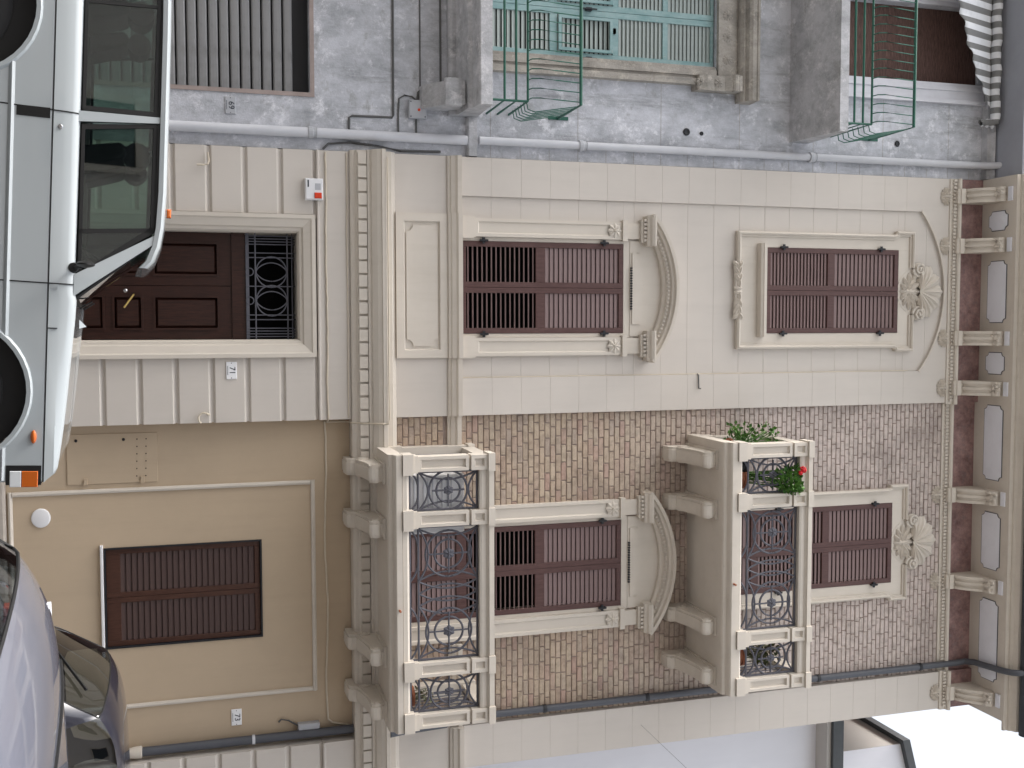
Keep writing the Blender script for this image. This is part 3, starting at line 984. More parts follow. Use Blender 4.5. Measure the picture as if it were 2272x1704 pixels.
# --- balconies ------------------------------------------------------
PED = [(1.36, 1.518), (1.94, 2.095), (3.535, 3.69), (4.092, 4.246)]
YF = -.95
def motif(q, cx, cz, r, y, rr=.0125):
    q.tube([(p[0], y, p[1]) for p in arc(cx, cz, r, 0, 2 * pi, 32)[:-1]], rr, 6, True)
    q.tube([(p[0], y - .004, p[1]) for p in arc(cx, cz, r * .62, 0, 2 * pi, 26)[:-1]], rr, 6, True)
    for k in range(4):
        a = k * pi / 2
        q.tube([(cx + r * .18 * cos(a), y - .006, cz + r * .18 * sin(a)), (cx + r * .84 * cos(a), y - .006, cz + r * .84 * sin(a))], rr * .8, 6)

def lens(q, x0, z0, x1, z1, bulge, y, rr=.011, n=14):
    """a bowed bar between two points"""
    L = sqrt((x1 - x0) ** 2 + (z1 - z0) ** 2); nx, nz = -(z1 - z0) / L, (x1 - x0) / L
    q.tube([(x0 + (x1 - x0) * t + nx * bulge * 4 * t * (1 - t), y, z0 + (z1 - z0) * t + nz * bulge * 4 * t * (1 - t)) for t in [i / n for i in range(n + 1)]], rr, 6)

def iron_panel(parent, x0, x1, z0, z1, y, cents, r):
    q = MB()
    cz = (z0 + .10 + z1) / 2
    for zz in (z0 + .012, z0 + .10, z1 - .012): bar(q, x0, zz, x1, zz, y, .012)
    for xx in (x0 + .01, x1 - .01): bar(q, xx, z0 - .03, xx, z1, y, .013)
    h2 = (z1 - z0 - .11) / 2
    for cx in cents:
        motif(q, cx, cz, r, y)
        hw_ = min(r * 1.12, cx - x0 - .01, x1 - .01 - cx) if len(cents) == 1 else r * 1.12
        for s in (-1, 1):
            lens(q, cx - hw_, cz + s * h2, cx + hw_, cz + s * h2, -s * .10, y - .003)
            lens(q, cx + s * hw_, cz - h2, cx + s * hw_, cz + h2, s * .085, y + .003)
            lens(q, cx - hw_, z0 + .10, cx + hw_, z0 + .10, -.0, y)
            lens(q, cx + s * hw_, z0 + .015, cx + s * hw_ * .25, z0 + .10, s * -.02, y)
    if len(cents) == 2:
        xm_ = (cents[0] + cents[1]) / 2
        for s in (-1, 1):
            lens(q, xm_, cz - h2, xm_, cz + h2, s * .09, y + .002)
            lens(q, xm_ + s * .13, cz - h2, xm_ + s * .13, cz + h2, s * .085, y - .002)
    o = q.build('iron_railing_panel', M['iron'], parent, True)
    for cx in cents: rosette(o, cx, cz, y - .01, r * .24, 'iron', 6)
    return o

def bracket(parent, xc, zt, deep, w_=.175):
    """scrolled stone bracket under a balcony slab, top at zt"""
    def pr(e):
        P0 = [(YB + .1, zt), (-deep, zt), (-deep, zt - .055)]
        P0 += [(-deep + .02 - .05 * cos(t), zt - .115 + .065 * sin(t)) for t in [pi / 2 - i * pi / 6 for i in range(7)]]
        P0 += [(-deep + .10, zt - .165), (-deep + .20, zt - .17), (-deep + .36, zt - .195), (-deep + .50, zt - .225), (-.14, zt - .245), (-.13, zt - .29), (-.10, zt - .325), (-.03, zt - .335), (YB + .1, zt - .34)]
        return [(y + e if y < 0 else y, z + e * .7 if z < zt - .01 else z) for y, z in P0]
    q = MB()
    q.px(pr(0), xc - w_ / 2 + .03, xc + w_ / 2 - .03)
    q.px(pr(.014), xc - w_ / 2, xc - w_ / 2 + .029); q.px(pr(.014), xc + w_ / 2 - .029, xc + w_ / 2)
    q.box(xc - w_ / 2 - .022, xc + w_ / 2 + .022, -deep - .02, YB, zt - .03, zt - .004)
    for s in (-1, 1):
        x = xc + s * w_ / 2
        q.lathe([(.062, 0), (.062, s * .012), (.03, s * .016), (.028, s * .006), (.012, s * .018)], (x, -.13, zt - .15), 'x', 16)
        q.lathe([(.036, 0), (.036, s * .010), (.014, s * .014)], (x, -deep + .04, zt - .105), 'x', 14)
    return q.build('bracket', M['cream_trim'], parent)

def balcony(z0, brz):
    """z0 = underside of the slab at the wall"""
    q = MB()
    q.px([(YB, z0), (-.84, z0), (-.865, z0 + .012), (-.875, z0 + .045), (-.93, z0 + .06), (YF, z0 + .075), (YF, z0 + .135), (YB, z0 + .14)], 1.335, 4.272)
    q.px([(-.80, z0 + .141), (YF + .012, z0 + .141), (YF + .012, z0 + .185), (YF + .035, z0 + .21), (-.80, z0 + .21)], 1.37, 4.236)      # kerb under the ironwork
    for a in (1.37, 4.20): q.box(a, a + .036, -.80, YB, z0 + .141, z0 + .20)
    o = q.build('balcony', M['cream_trim'], CB)
    q = MB()
    for i, (a, b) in enumerate(PED):
        q = MB()
        q.box(a - .028, b + .028, YF - .024, YF + .19, z0 + .1415, z0 + .25); q.box(a - .01, b + .01, YF - .006, YF + .18, z0 + .25, z0 + .30)
        q.pbox(a, b, YF + .004, YF + .17, z0 + .301, z0 + .842, .032, .032)
        q.pbox(a, b, YF - .004, YF + .175, z0 + .866, z0 + 1.045, .036, .032)
        q.box(a + .012, b - .012, YF + .03, YF + .165, z0 + .842, z0 + .866)
        q.box(a - .016, b + .016, YF - .03, YF + .195, z0 + 1.046, z0 + 1.118)
        q.build('pedestal', M['cream_trim'], o)
    for a in (PED[0][0], PED[3][0]):                      # half pedestals at the wall
        q = MB()
        q.box(a - .015, a + .169, -.11, YB, z0 + .1415, z0 + .29); q.box(a, a + .154, -.10, YB, z0 + .2905, z0 + 1.04); q.box(a - .014, a + .168, -.12, YB, z0 + 1.0405, z0 + 1.115)
        q.build('pedestal', M['cream_trim'], o)
    q = MB()
    hr = [(YF + .155, z0 + .96), (YF + .03, z0 + .96), (YF + .02, z0 + .985), (YF + .028, z0 + 1.03), (YF + .005, z0 + 1.05), (YF - .012, z0 + 1.055), (YF - .012, z0 + 1.108), (YF + .175, z0 + 1.108), (YF + .155, z0 + 1.05)]
    for (a, b), (c, d) in zip(PED[:-1], PED[1:]): q.px(hr, b + .0005, c - .0005)
    for a in (1.375, 4.105): q.box(a, a + .13, -.75, -.121, z0 + .96, z0 + 1.108)
    q.build('handrail', M['cream_trim'], o)
    zi, zj = z0 + .215, z0 + .958
    iron_panel(o, 1.52, 1.938, zi, zj, YF + .09, [1.729], .205)
    iron_panel(o, 2.097, 3.533, zi, zj, YF + .09, [2.40, 3.23], .245)
    iron_panel(o, 3.692, 4.09, zi, zj, YF + .09, [3.891], .20)
    for a in (1.44, 4.17):
        q = MB()
        for zz in (zi + .012, zi + .10, zj - .012): q.tube([(a, -.75, zz), (a, -.11, zz)], .009, 6)
        for k in range(7): q.tube([(a, -.70 + k * .09, zi), (a, -.70 + k * .09, zj)], .007, 6)
        q.build('side_railing', M['iron'], o, True)
    for xc in (1.55, 2.13, 3.50, 4.09): bracket(o, xc, z0 + .002, .72)
    q = MB()
    q.tube([(2.95, YF - .05, z0 + .10), (2.95, YF + .02, z0 + .10)], .012, 8)
    q.build('drain_spout', M['terracotta'], o)
    return o
balcony(3.625, 0)
balcony(7.45, 0)

# --- eaves ------------------------------------------------------------
ZS = 11.79
ev = MB()
ev.box(XL, XC + .02, -.565, .5, ZS, ZS + .12)
eaves = ev.build('eaves_soffit', M['cream_trim'], CB)
f = MB()
f.px([(-.5, ZS + .121), (-.566, ZS + .002), (-.60, ZS + .004), (-.60, ZS + .06), (-.625, ZS + .065), (-.64, ZS + .10), (-.69, ZS + .13), (-.70, ZS + .19), (-.45, ZS + .22)], XL, XC + .14)
f.build('eaves_cornice', M['cream_trim'], CB)
fr_ = MB()
fr_.box(XL, XB, .0, .39, 11.375, ZS); fr_.box(XB, XR, YB, .39, 11.375, ZS); fr_.box(XR, XC, .0, .39, 11.375, ZS)
fr_.build('marbled_frieze', M['marble'], CB)
ds = MB()
for a, b, o_ in ((XL, XB + .02, 0), (XB + .021, XR - .021, YB), (XR - .02, XC + .01, 0)):
    ds.px([(.4, 11.233), (o_ - .015, 11.233), (o_ - .02, 11.255), (o_ - .022, 11.257), (o_ - .022, 11.325), (o_ - .06, 11.33), (o_ - .075, 11.345), (o_ - .075, 11.374), (.4, 11.374)], a, b)
dst = ds.build('dentil_string', M['cream_trim'], CB)
dn = MB()
for a, b, o_ in ((XL, XB + .02, 0), (XB + .021, XR - .021, YB), (XR - .02, XC + .01, 0)):
    x = a + .01
    while x < b - .03:
        dn.box(x, x + .027, o_ - .047, o_ - .0225, 11.27, 11.318); x += .046
dn.build('small_dentils', M['cream_trim'], dst, kind='stuff')
cons = [-1.65, -1.005, .187, .834, 2.248, 3.41, 4.93]
for xc in cons:
    o_ = YB if XB < xc < XR else 0
    q = MB()
    def cp(e):
        up_ = [(o_ + .02, 11.30), (o_ - .088, 11.30), (o_ - .10, 11.33), (o_ - .10, 11.40)]
        for i in range(9):
            t = i / 8
            up_.append((o_ - .105 - .27 * t, 11.41 + .25 * t ** 1.7 + e))
        up_ += [(-.40, 11.66 + e), (-.435, 11.68 + e), (-.45, 11.72), (-.44, 11.76), (-.43, ZS - .001), (o_ + .02, ZS - .001)]
        return up_
    w_ = .185
    for k in range(5):
        q.px(cp(0 if k % 2 == 0 else .024), xc - w_ / 2 + k * w_ / 5 + .0004, xc - w_ / 2 + (k + 1) * w_ / 5 - .0004)
    q.box(xc - .095, xc + .095, o_ - .112, o_ + .02, 11.335, 11.405)
    c_o = q.build('console', M['cream_trim'], eaves)
    acanthus(c_o, xc, 11.18, o_ - .005, .62, FAN)
    q = MB()
    for i in range(14):
        q.lathe([(.004, -.022), (.02, -.012), (.024, 0), (.02, .012), (.004, .022)], (xc + random.uniform(-.075, .075), random.uniform(-.46, -.36), random.uniform(11.655, 11.71)), 'z', 8)
    q.build('console_leaf', M['cream_trim'], c_o, True)
    MB().box(xc - .09, xc + .09, -.54, -.47, ZS - .022, ZS - .0005).build('console_stop', M['panel_grey'], c_o)
for x0, x1 in ((-1.44, -1.20), (-.80, -.02), (.375, .645), (1.06, 2.02), (2.46, 3.20), (3.62, 4.70)):
    q = MB(); p = []
    y0, y1, c_ = -.46, -.14, .05
    for (cx, cy, a0, a1) in ((x0, y0, pi / 2, 0), (x1, y0, pi, pi / 2), (x1, y1, 3 * pi / 2, pi), (x0, y1, 0, -pi / 2)): p += arc(cx, cy, c_, a0, a1, 4)
    def ring(s, zz): 
        mx, my = (x0 + x1) / 2, (y0 + y1) / 2
        return [(mx + (a - mx) * (1 - s / (x1 - x0) * 2), my + (b - my) * (1 - s / (y1 - y0) * 2), zz) for a, b in p]
    n = len(p)
    A_, B_ = ring(0, ZS - .0005), ring(0, ZS - .012)
    q.add(A_ + B_, [(i, (i + 1) % n, n + (i + 1) % n, n + i) for i in range(n)] + [tuple(range(n, 2 * n)), tuple(range(n - 1, -1, -1))])
    q.build('soffit_panel', M['panel_grey'], eaves)
    q = MB(); q.tube(ring(-.004, ZS - .006), .006, 5, True); q.build('panel_outline', M['iron'], eaves)
gt = MB()
gp = [(-.775 + .085 * cos(t), 12.005 + .095 * sin(t)) for t in [pi + i * pi / 10 for i in range(11)]] + [(-.69, 12.03), (-.86, 12.03)]
gt.px(gp, XL, XC + .16)
gut = gt.build('gutter', M['zinc'], CB)
for x in (-1.2, .2, 1.6, 2.9, 4.2):
    MB().box(x, x + .03, -.86, -.70, 12.031, 12.041).build('gutter_strap', M['zinc'], gut)
rf = MB()
rf.add([(XL, -.62, 12.03), (XC + .14, -.62, 12.03), (XC + .14, 9.6, 12.03), (XL, 9.6, 12.03), (XL, 4.5, 13.9), (XC + .14, 4.5, 13.9)],
       [(0, 1, 5, 4), (2, 3, 4, 5), (0, 4, 3), (1, 2, 5), (0, 3, 2, 1)])
rf.build('roof', M['terracotta'], CB)

# ================================================================== GREY BUILDING
GB = thing('grey_building', 'weathered grey plaster building with green railed balconies and rolling shutter', 'building', (-5, .06, -.27))
YG = .06
XE = XL - .012
GX0 = -8.2
RS = (-4.42, -2.505, -.9, 2.973)      # roller shutter opening
GW = (-4.28, -3.105, 4.80, 7.79)       # turquoise shutters
BWn = (-4.15, -3.135, 9.06, 11.80)     # reed blind window
q = MB()
hol = [(a, b, c, d) for a, b, c, d in (RS, GW, BWn)]
zc_ = sorted({-1.2, 12.0, *[h[2] for h in hol], *[h[3] for h in hol]})
for a, b in zip(zc_[:-1], zc_[1:]):
    for s0, s1 in W2(a, b, GX0, XE, hol): q.box(s0, s1, YG, .5, a, b)
q.build('plaster_wall', M['grey_wall'], GB)
MB().box(GX0, XE, .5, 9, -1.2, 12.0).build('rear_wall', M['grey_wall'], GB)

# scored block joints showing beside the pipe and under the upper balcony
for i in range(20):
    z = 4.98 + .348 * i
    if z > 11.7: break
    x0_ = -2.02 if i % 3 else -2.9
    MB().box(x0_ + random.uniform(-.1, .1) * (i % 2), XE - .004, YG - .002, YG + .01, z - .0022, z + .0022).build('scored_joint', M['grey_stone'], GB)
# roller shutter
sm = MB().px([(.045, .007), (.014, .010), (.002, .024), (0, .052), (.002, .086), (.014, .100), (.045, .103)], -.957, .957).mesh('shutter_slat')
t = NT('galvanised_shutter'); c1 = t.mix(t.noise(3, 5, .7, (.5, 1, 3)), (.20, .20, .205), (.30, .30, .305))
c1 = t.mix(t.ramp(t.noise(1.5, 5, .7), [(.5, 0.), (.72, .6)]), c1, (.12, .11, .11)); M['shutter_steel'] = t.fin(c1, .5, .4, .25)
sm.materials.append(M['shutter_steel'])
rsb = MB().box(RS[0], RS[1], .24, .26, -.9, 2.97).build('roller_shutter', M['iron_dark'], GB)
for i in range(34):
    z = -.7846 + .1122 * i
    if z > 2.74: break
    inst('shutter_slat', sm, rsb, ((RS[0] + RS[1]) / 2, .15, z))
fm = MB()
fm.box(RS[1] + .0005, RS[1] + .045, YG - .014, YG + .2, -.9, RS[3] + .045); fm.box(RS[0], RS[1], YG - .014, YG + .2, RS[3] + .0005, RS[3] + .045)
M['pinkstone'] = paint('reddish_stone_trim', (.34, .28, .26), .15, 4, dirt=.4)
fm.build('shutter_surround', M['pinkstone'], GB)

# string course and balconies
def green_rail(parent, x1, yf, zs, ztop, lows, x0=-5.6):
    q = MB()
    q.tube([(x0, yf, ztop), (x1, yf, ztop), (x1, YG, ztop)], .019, 8)
    for z in lows: q.tube([(x0, yf + .03, z), (x1 - .01, yf + .03, z), (x1 - .01, YG, z)], .014, 8)
    q.tube([(x1 - .01, yf + .03, zs), (x1 - .01, yf + .03, lows[-1])], .014, 8)
    q.box(x1 - .02, x1 + .02, YG - .01, YG + .01, ztop - .12, ztop + .12)
    o = q.build('green_railing', M['green'], parent, True)
    zl = lows[-1]
    h_ = ztop - zl
    pb = MB(); pb.tube([(0, .03, 0), (0, -.06, .02), (0, -.085, .10), (0, -.05, h_ * .5), (0, 0, h_)], .0062, 6)
    me = pb.mesh('baluster', True); me.materials.append(M['green'])
    x = x1 - .03
    while x > x0:
        inst('baluster', me, o, (x, yf, zl)); x -= .1045
    pb = MB(); pb.tube([(-.03, 0, 0), (.06, 0, .02), (.085, 0, .10), (.05, 0, h_ * .5), (0, 0, h_)], .0062, 6)
    me = pb.mesh('baluster', True); me.materials.append(M['green'])
    y = yf + .09
    while y < YG - .05:
        inst('baluster', me, o, (x1, y, zl)); y += .1045
    return o

q = MB()
q.px([(YG, 4.48), (-.02, 4.485), (-.05, 4.52), (-.05, 4.56), (-.12, 4.58), (-.45, 4.60), (-.47, 4.64), (-.68, 4.66), (-.70, 4.675), (-.70, 4.80), (YG, 4.815)], -6.2, -2.335)
BA = q.build('balcony', M['grey_slab'], GB, label='grey moulded balcony slab below the turquoise shutters')
q = MB().px([(YG, 4.16), (-.05, 4.18), (-.32, 4.36), (-.34, 4.40), (-.40, 4.42), (-.40, 4.578), (YG, 4.578)], -2.64, -2.385)
q.px([(-.36, 4.355), (-.405, 4.36), (-.42, 4.40), (-.42, 4.50), (-.405, 4.54), (-.36, 4.545)], -2.66, -2.365)
q.build('bracket', M['grey_slab'], BA)
MB().px([(YG, 4.16), (-.05, 4.18), (-.32, 4.36), (-.34, 4.40), (-.40, 4.42), (-.40, 4.578), (YG, 4.578)], -4.95, -4.70).build('bracket', M['grey_slab'], BA)
green_rail(BA, -2.385, -.70, 4.80, 5.783, [4.938, 5.066, 5.195])
q = MB().px([(YG, 4.69), (YG - .06, 4.70), (YG - .075, 4.715), (YG - .075, 4.805), (YG, 4.82)], -2.334, XE).build('string_course', M['grey_slab'], GB)

q = MB()
q.px([(YG, 8.81), (-.76, 8.95), (-.80, 8.955), (-.80, 9.07), (YG, 9.085)], -6.2, -2.25)
BBl = q.build('balcony', M['grey_slab'], GB, label='plain grey balcony slab below the reed blind')
green_rail(BBl, -2.345, -.80, 9.07, 9.995, [9.172, 9.292, 9.413])

# turquoise shutters
def turq_leaf(x0, x1):
    cells = [(4.90, 5.70, 14, radians(62)), (5.79, 6.475, 12, radians(62)), (6.545, 7.11, 11, radians(66)), (7.175, 7.74, 11, radians(68))]
    o = leaf(GB, x0, x1, GW[2] + .02, GW[3] - .01, .115, cells, 'turq', 'turq_slat', .07, .04, depth=.05)
    return o
for i in range(2):
    a = GW[1] - .005 - .585 * (i + 1)
    lf = turq_leaf(a + .002, a + .583)
    # top-hung flap standing slightly open
    q = MB(); q.frame(a + .085, a + .50, 5.80, 6.465, .035, .085, .112); q.build('flap_frame', M['turq'], lf)
    for z in (6.30, 5.95): MB().box(a + .20, a + .26, .078, .1145, 6.47, 6.50).build('flap_hinge', M['brass'], lf)
    q = MB(); q.box(a + .56, a + .60, .075, .114, 6.13, 6.20); q.tube([(a + .58, .07, 6.05), (a + .58, .07, 6.26)], .010, 6); q.build('shutter_catch', M['iron_dark'], lf)
MB().box(GW[0] - .05, GW[1] + .05, .42, .44, GW[2], GW[3]).build('window_void', M['void'], GB)
q = MB()
for s, x in ((1, GW[1]), (-1, GW[0])):
    for o0, o1, d in ((.0005, .045, .05), (.0455, .12, .085), (.1205, .16, .06), (.1605, .235, .10)):
        a, b = sorted((x + s * o0, x + s * o1)); q.box(a, b, YG - d, YG + .02, 4.82, 7.752)
q.box(GW[0] - .16, GW[1] + .16, YG - .055, YG + .02, 7.792, 8.045)
q.px([(YG, 8.046), (-.06, 8.05), (-.10, 8.075), (-.10, 8.10), (-.16, 8.115), (-.19, 8.15), (-.19, 8.20), (-.205, 8.21), (-.205, 8.235), (YG, 8.245)], GW[0] - .40, -2.685)
sur = q.build('window_surround', M['grey_stone'], GB)
for x in (-3.206, -3.48, -3.746, -4.02): rosette(sur, x, 7.905, YG - .056, .062, 'grey_stone', 10)
q = MB().px([(YG, 8.04), (-.14, 8.04), (-.15, 8.0), (-.12, 7.93), (-.07, 7.84), (-.065, 7.70), (-.09, 7.60), (-.075, 7.50), (YG, 7.46)], -2.985, -2.80)
q.lathe([(.05, -.10), (.05, .10)], (-2.8925, -.10, 7.97), 'x', 14)
q.build('console', M['grey_stone'], sur)
for z in (7.52, 7.76): rosette(sur, -2.8925, z, -.072, .055, 'grey_stone', 8)

# reed blind window
q = MB()
a = BWn[2]
while a < BWn[3]:
    q.box(BWn[0], BWn[1], .20, .208 + random.uniform(0, .012), a, a + .020); a += .0235
q.build('reed_blind', M['reed'], GB, kind='stuff', label='dark brown reed blind hanging in the upper window')
MB().box(BWn[0] - .04, BWn[1] + .04, .42, .44, BWn[2], BWn[3]).build('window_void', M['void'], GB)
q = MB()
M['whitestone'] = paint('pale_window_stone', (.60, .60, .64), .08, 3, dirt=.25)
for s, x in ((1, BWn[1]), (-1, BWn[0])):
    for o0, o1, d in ((.0005, .05, .03), (.0505, .10, .05), (.1005, .22, .035), (.2205, .27, .065)):
        a, b = sorted((x + s * o0, x + s * o1)); q.box(a, b, YG - d, YG + .02, 9.09, 11.79)
q.build('window_surround', M['whitestone'], GB)
# eaves
q = MB()
q.px([(YG, 11.94), (-.14, 11.90), (-.56, 11.905), (-.565, 11.93), (-.565, 12.06), (.5, 12.10)], GX0, XE)
M['eave_grey'] = paint('grey_eaves_paint', (.33, .34, .38), .06, 2, dirt=.1)
q.build('eaves', M['eave_grey'], GB)
q = MB(); q.px([(YG, 11.80), (-.035, 11.81), (-.05, 11.85), (-.10, 11.89), (YG, 11.935)], GX0, XE); q.build('eaves_moulding', M['grey_slab'], GB)
MB().add([(GX0, -.58, 12.101), (XE, -.58, 12.101), (XE, 9, 12.101), (GX0, 9, 12.101), (GX0, 4.2, 13.8), (XE, 4.2, 13.8)], [(0, 1, 5, 4), (2, 3, 4, 5), (0, 4, 3), (1, 2, 5), (0, 3, 2, 1)]).build('roof', M['terracotta'], GB)

# awning
AW = thing('window_awning', 'grey and white striped awning furled under the grey eaves', 'awning', (-3.6, -.1, 11.75))
q = MB()
X0, X1 = -4.75, -2.70
def cloth(u, v):
    x = X0 + (X1 - X0) * u
    zb = 11.82 - 1.08 * max(0, 1 - ((x + 4.75) / 1.95)) ** .62 + .02 * sin(x * 34)
    z = 11.84 * (1 - v) + zb * v
    y = -.10 - .34 * v * max(0, 1 - ((x + 4.75) / 2.0)) ** .5 + .02 * sin(x * 17) * v
    return (x, y, z)
q.grid(cloth, 60, 8)
o = q.build('canopy', M['awning'], AW, True)
so = o.modifiers.new('thick', 'SOLIDIFY'); so.thickness = .006
q = MB()
def val(u, v):
    x = X0 + (X1 + .12 - X0) * u
    a = -pi * .75 + 1.5 * pi * v
    return (x, -.17 - .065 * cos(a) + .006 * sin(x * 31), 11.80 + .065 * sin(a) + .012 * sin(x * 13))
q.grid(val, 60, 10)
o = q.build('rolled_cloth', M['awning'], AW, True)
so = o.modifiers.new('thick', 'SOLIDIFY'); so.thickness = .006
q = MB()
def knot(u, v):
    a = 2 * pi * u
    r = .055 * (1 + .35 * sin(5 * v * pi + 2 * a)) * (1 - .35 * v)
    return (-2.60 + r * cos(a), -.15 + r * sin(a), 11.80 - .22 * v)
q.grid(knot, 14, 10, True)
q.build('knotted_end', M['awning'], AW, True)
MB().tube([(X0, -.10, 11.845), (X1 + .2, -.10, 11.845)], .02, 8).build('roller_bar', M['box_grey'], AW, True)

# ================================================================== PALE HOUSE BEHIND ON THE RIGHT
WH = thing('pale_house', 'pale lilac house with dark roof edges behind the cream corner', 'house', (8, 2, -.7))
yw = 1.5
MB().box(XC + .05, 14, yw, 10, -1.5, 10.30).build('lower_wall', M['house_white'], WH)
MB().box(XC + .05, 14, yw - .28, 10, 10.301, 10.37).build('eaves_board', M['house_cream'], WH)
MB().box(XC + .03, 14, yw - .34, 10, 10.371, 10.545).build('roof_edge', M['roof_dark'], WH)
yu = 1.62
xu = 6.42
q = MB()
q.py([(xu, 10.546), (13.5, 10.546), (13.5, 12.2), (9.8, 12.9), (xu, 12.0)], yu, 7.6)
q.build('upper_wall', M['house_white'], WH)
MB().box(xu - .004, xu - .0005, yu + .002, 7.59, 10.546, 11.95).build('side_wall', M['house_cream'], WH)
q = MB()
q.py([(xu - .10, 11.90), (xu - .10, 12.03), (9.8, 13.06), (13.6, 12.34), (13.6, 12.22), (9.8, 12.93)], yu - .10, 7.7)
q.build('upper_roof_edge', M['roof_dark'], WH)
MB().box(7.3, 8.2, yw - .012, yw + .02, 6.6, 8.2).build('window', M['pane'], WH)

SURVEY[0] = False
# ================================================================== OPPOSITE HOUSES (unseen, added to block sky light and be mirrored in cars)
OP = thing('added_opposite_building', 'plain unseen house front added behind the viewer to block sky light', 'building', (0, -17.5, -.3))
MB().box(-26, 26, -26, -15.4, -3.5, 10.6).build('wall', M['opp'], OP)
MB().box(-26.2, 26.2, -26, -15.0, 10.601, 10.85).build('eaves', M['cream_trim'], OP)
for fl in range(3):
    for k in range(-6, 7):
        z = .9 + 3.4 * fl
        o = MB().box(k * 3.1 - .55, k * 3.1 + .55, -15.4, -15.36, z, z + 1.9).build('window', M['pane'], OP)
        MB().frame(k * 3.1 - .68, k * 3.1 + .68, z - .13, z + 2.03, .12, -15.399, -15.33).build('frame', M['cream_trim'], o)

SURVEY[0] = True
# ================================================================== SMALL THINGS ON THE FACADES
def text(body, size, loc, parent, mat='ink', ext=.0015, scale_x=1.0):
    cu = bpy.data.curves.new('lettering', 'FONT')
    cu.body = body; cu.size = size; cu.align_x = 'CENTER'; cu.align_y = 'CENTER'; cu.extrude = ext
    tmp = bpy.data.objects.new('tmp', cu)
    me = bpy.data.meshes.new_from_object(tmp)
    bpy.data.objects.remove(tmp)
    me.materials.clear(); me.materials.append(M[mat])
    o = bpy.data.objects.new('lettering', me); COL.objects.link(o)
    o.location = (rx(loc[0]), loc[1], rz(loc[2])); o.rotation_euler = (pi / 2, 0, 0); o.scale = (scale_x, 1, 1)
    attach(o, parent)
    return o

def plate(x, y, z, num, label, mat):
    t = thing('house_number_plate', label, 'number plate', (x, y, z - .06), 'enamelled house numbers')
    MB().cbox(x - .092, x + .092, y - .014, y, z - .056, z + .056, .005).build('tile', M[mat], t)
    text(num, .085, (x, y - .0155, z + .008), t)
    q = MB()
    for i in range(8): q.box(x - .05 + i * .0125, x - .042 + i * .0125, y - .016, y - .013, z - .043, z - .036)
    q.build('small_print', M['ink'], t)
    for s in (-1, 1):
        MB().lathe([(.005, 0), (.005, -.004)], (x + s * .078, y - .0135, z), 'y', 8).build('screw', M['ink'], t)
plate(.485, 0, 2.093, '71', 'white number plate reading 71 beside the dark wooden door', 'enamel')
plate(-2.32, YG, 2.13, '69', 'dull number plate reading 69 beside the roller shutter', 'box_grey')
plate(4.325, YT, 2.09, '73', 'white number plate reading 73 above the dark hatchback', 'enamel')
M['plate_dull'] = M['box_grey']

al = thing('alarm_box', 'white alarm box with an orange lamp above the door', 'alarm', (-1.45, 0, 2.9))
MB().cbox(-1.565, -1.335, -.075, 0, 2.895, 3.085, .012).build('housing', M['white_plastic'], al)
MB().cbox(-1.412, -1.350, -.09, -.0755, 2.992, 3.070, .008).build('lamp', M['red'], al)
MB().box(-1.51, -1.44, -.0775, -.0752, 3.0, 3.06).build('printed_panel', M['box_grey'], al)
MB().box(-1.545, -1.47, -.0772, -.0752, 2.92, 2.935).build('printed_strip', M['ink'], al)

jb = thing('junction_box', 'square grey junction box with a red dot on the grey wall', 'electrical box', (-2.38, YG, 4.04))
MB().cbox(-2.485, -2.28, YG - .07, YG, 4.04, 4.237, .008).build('housing', M['box_grey'], jb)
MB().lathe([(.016, 0), (.016, -.004)], (-2.375, YG - .071, 4.15), 'y', 12).build('red_dot', M['red'], jb)
for sx_ in (-2.465, -2.30):
    for sz_ in (4.06, 4.218): MB().lathe([(.007, 0), (.007, -.004)], (sx_, YG - .0705, sz_), 'y', 8).build('screw', M['ink'], jb)

jb = thing('meter_box', 'small dark grey cable box under the first balcony', 'electrical box', (4.5, YT, 2.8))
MB().cbox(4.46, 4.60, YT - .085, YT, 2.76, 3.0, .01).build('housing', M['box_grey'], jb)
MB().tube([(4.50, YT - .03, 2.78), (4.42, YT - .025, 2.66), (4.40, YT - .02, 2.58), (4.43, YT - .02, 2.55)], .01, 6).build('lead', M['cable_dark'], jb, True)

vc = MB().lathe([(.10, 0), (.10, -.012), (.092, -.02), (.085, -.022), (.0, -.024)], (1.99, YT, .08), 'y', 28).build('vent_cover', M['white_plastic'], None, True,
     label='round white vent cover low on the tan wall', cat='vent')

# cables
def cable(pts, r, mat, label, group=None, n=6):
    return MB().tube(pts, r, n).build('cable', M[mat], None, True, label=label, cat='cable', group=group or 'cables on the house fronts')
def sagline(x0, x1, y, z, sag, n, jit=.004):
    return [(x0 + (x1 - x0) * i / n, y, z + sag * sin(pi * 4 * i / n) + random.uniform(-jit, jit)) for i in range(n + 1)]
cable(sagline(XL + .02, 1.02, -.012, 3.12, .004, 40) + [(1.05, .03, 3.118), (1.06, YT - .012, 3.118)], .010, 'cable', 'cream cable bundle running level above the rusticated blocks')
cable(sagline(1.07, 4.46, YT - .012, 3.10, .012, 40) + [(4.50, YT - .012, 3.15), (4.56, YT - .012, 3.36)], .011, 'cable', 'cream cable bundle running level across the tan wall')
cable(sagline(XL + .02, 1.02, -.010, 3.345, .002, 30, .002), .0055, 'cable', 'thin painted wire just below the cream entablature')
cable([(1.075, .16, 3.12), (1.075, .16, 3.34), (1.075, -.03, 3.376), (1.075, -.24, 3.69), (1.075, -.24, 3.75), (1.02, -.235, 3.76), (.5, -.235, 3.757), (-.4, -.235, 3.76), (-1.8, -.235, 3.757)], .009, 'cable', 'painted wire climbing over the cornice beside the lower balcony')
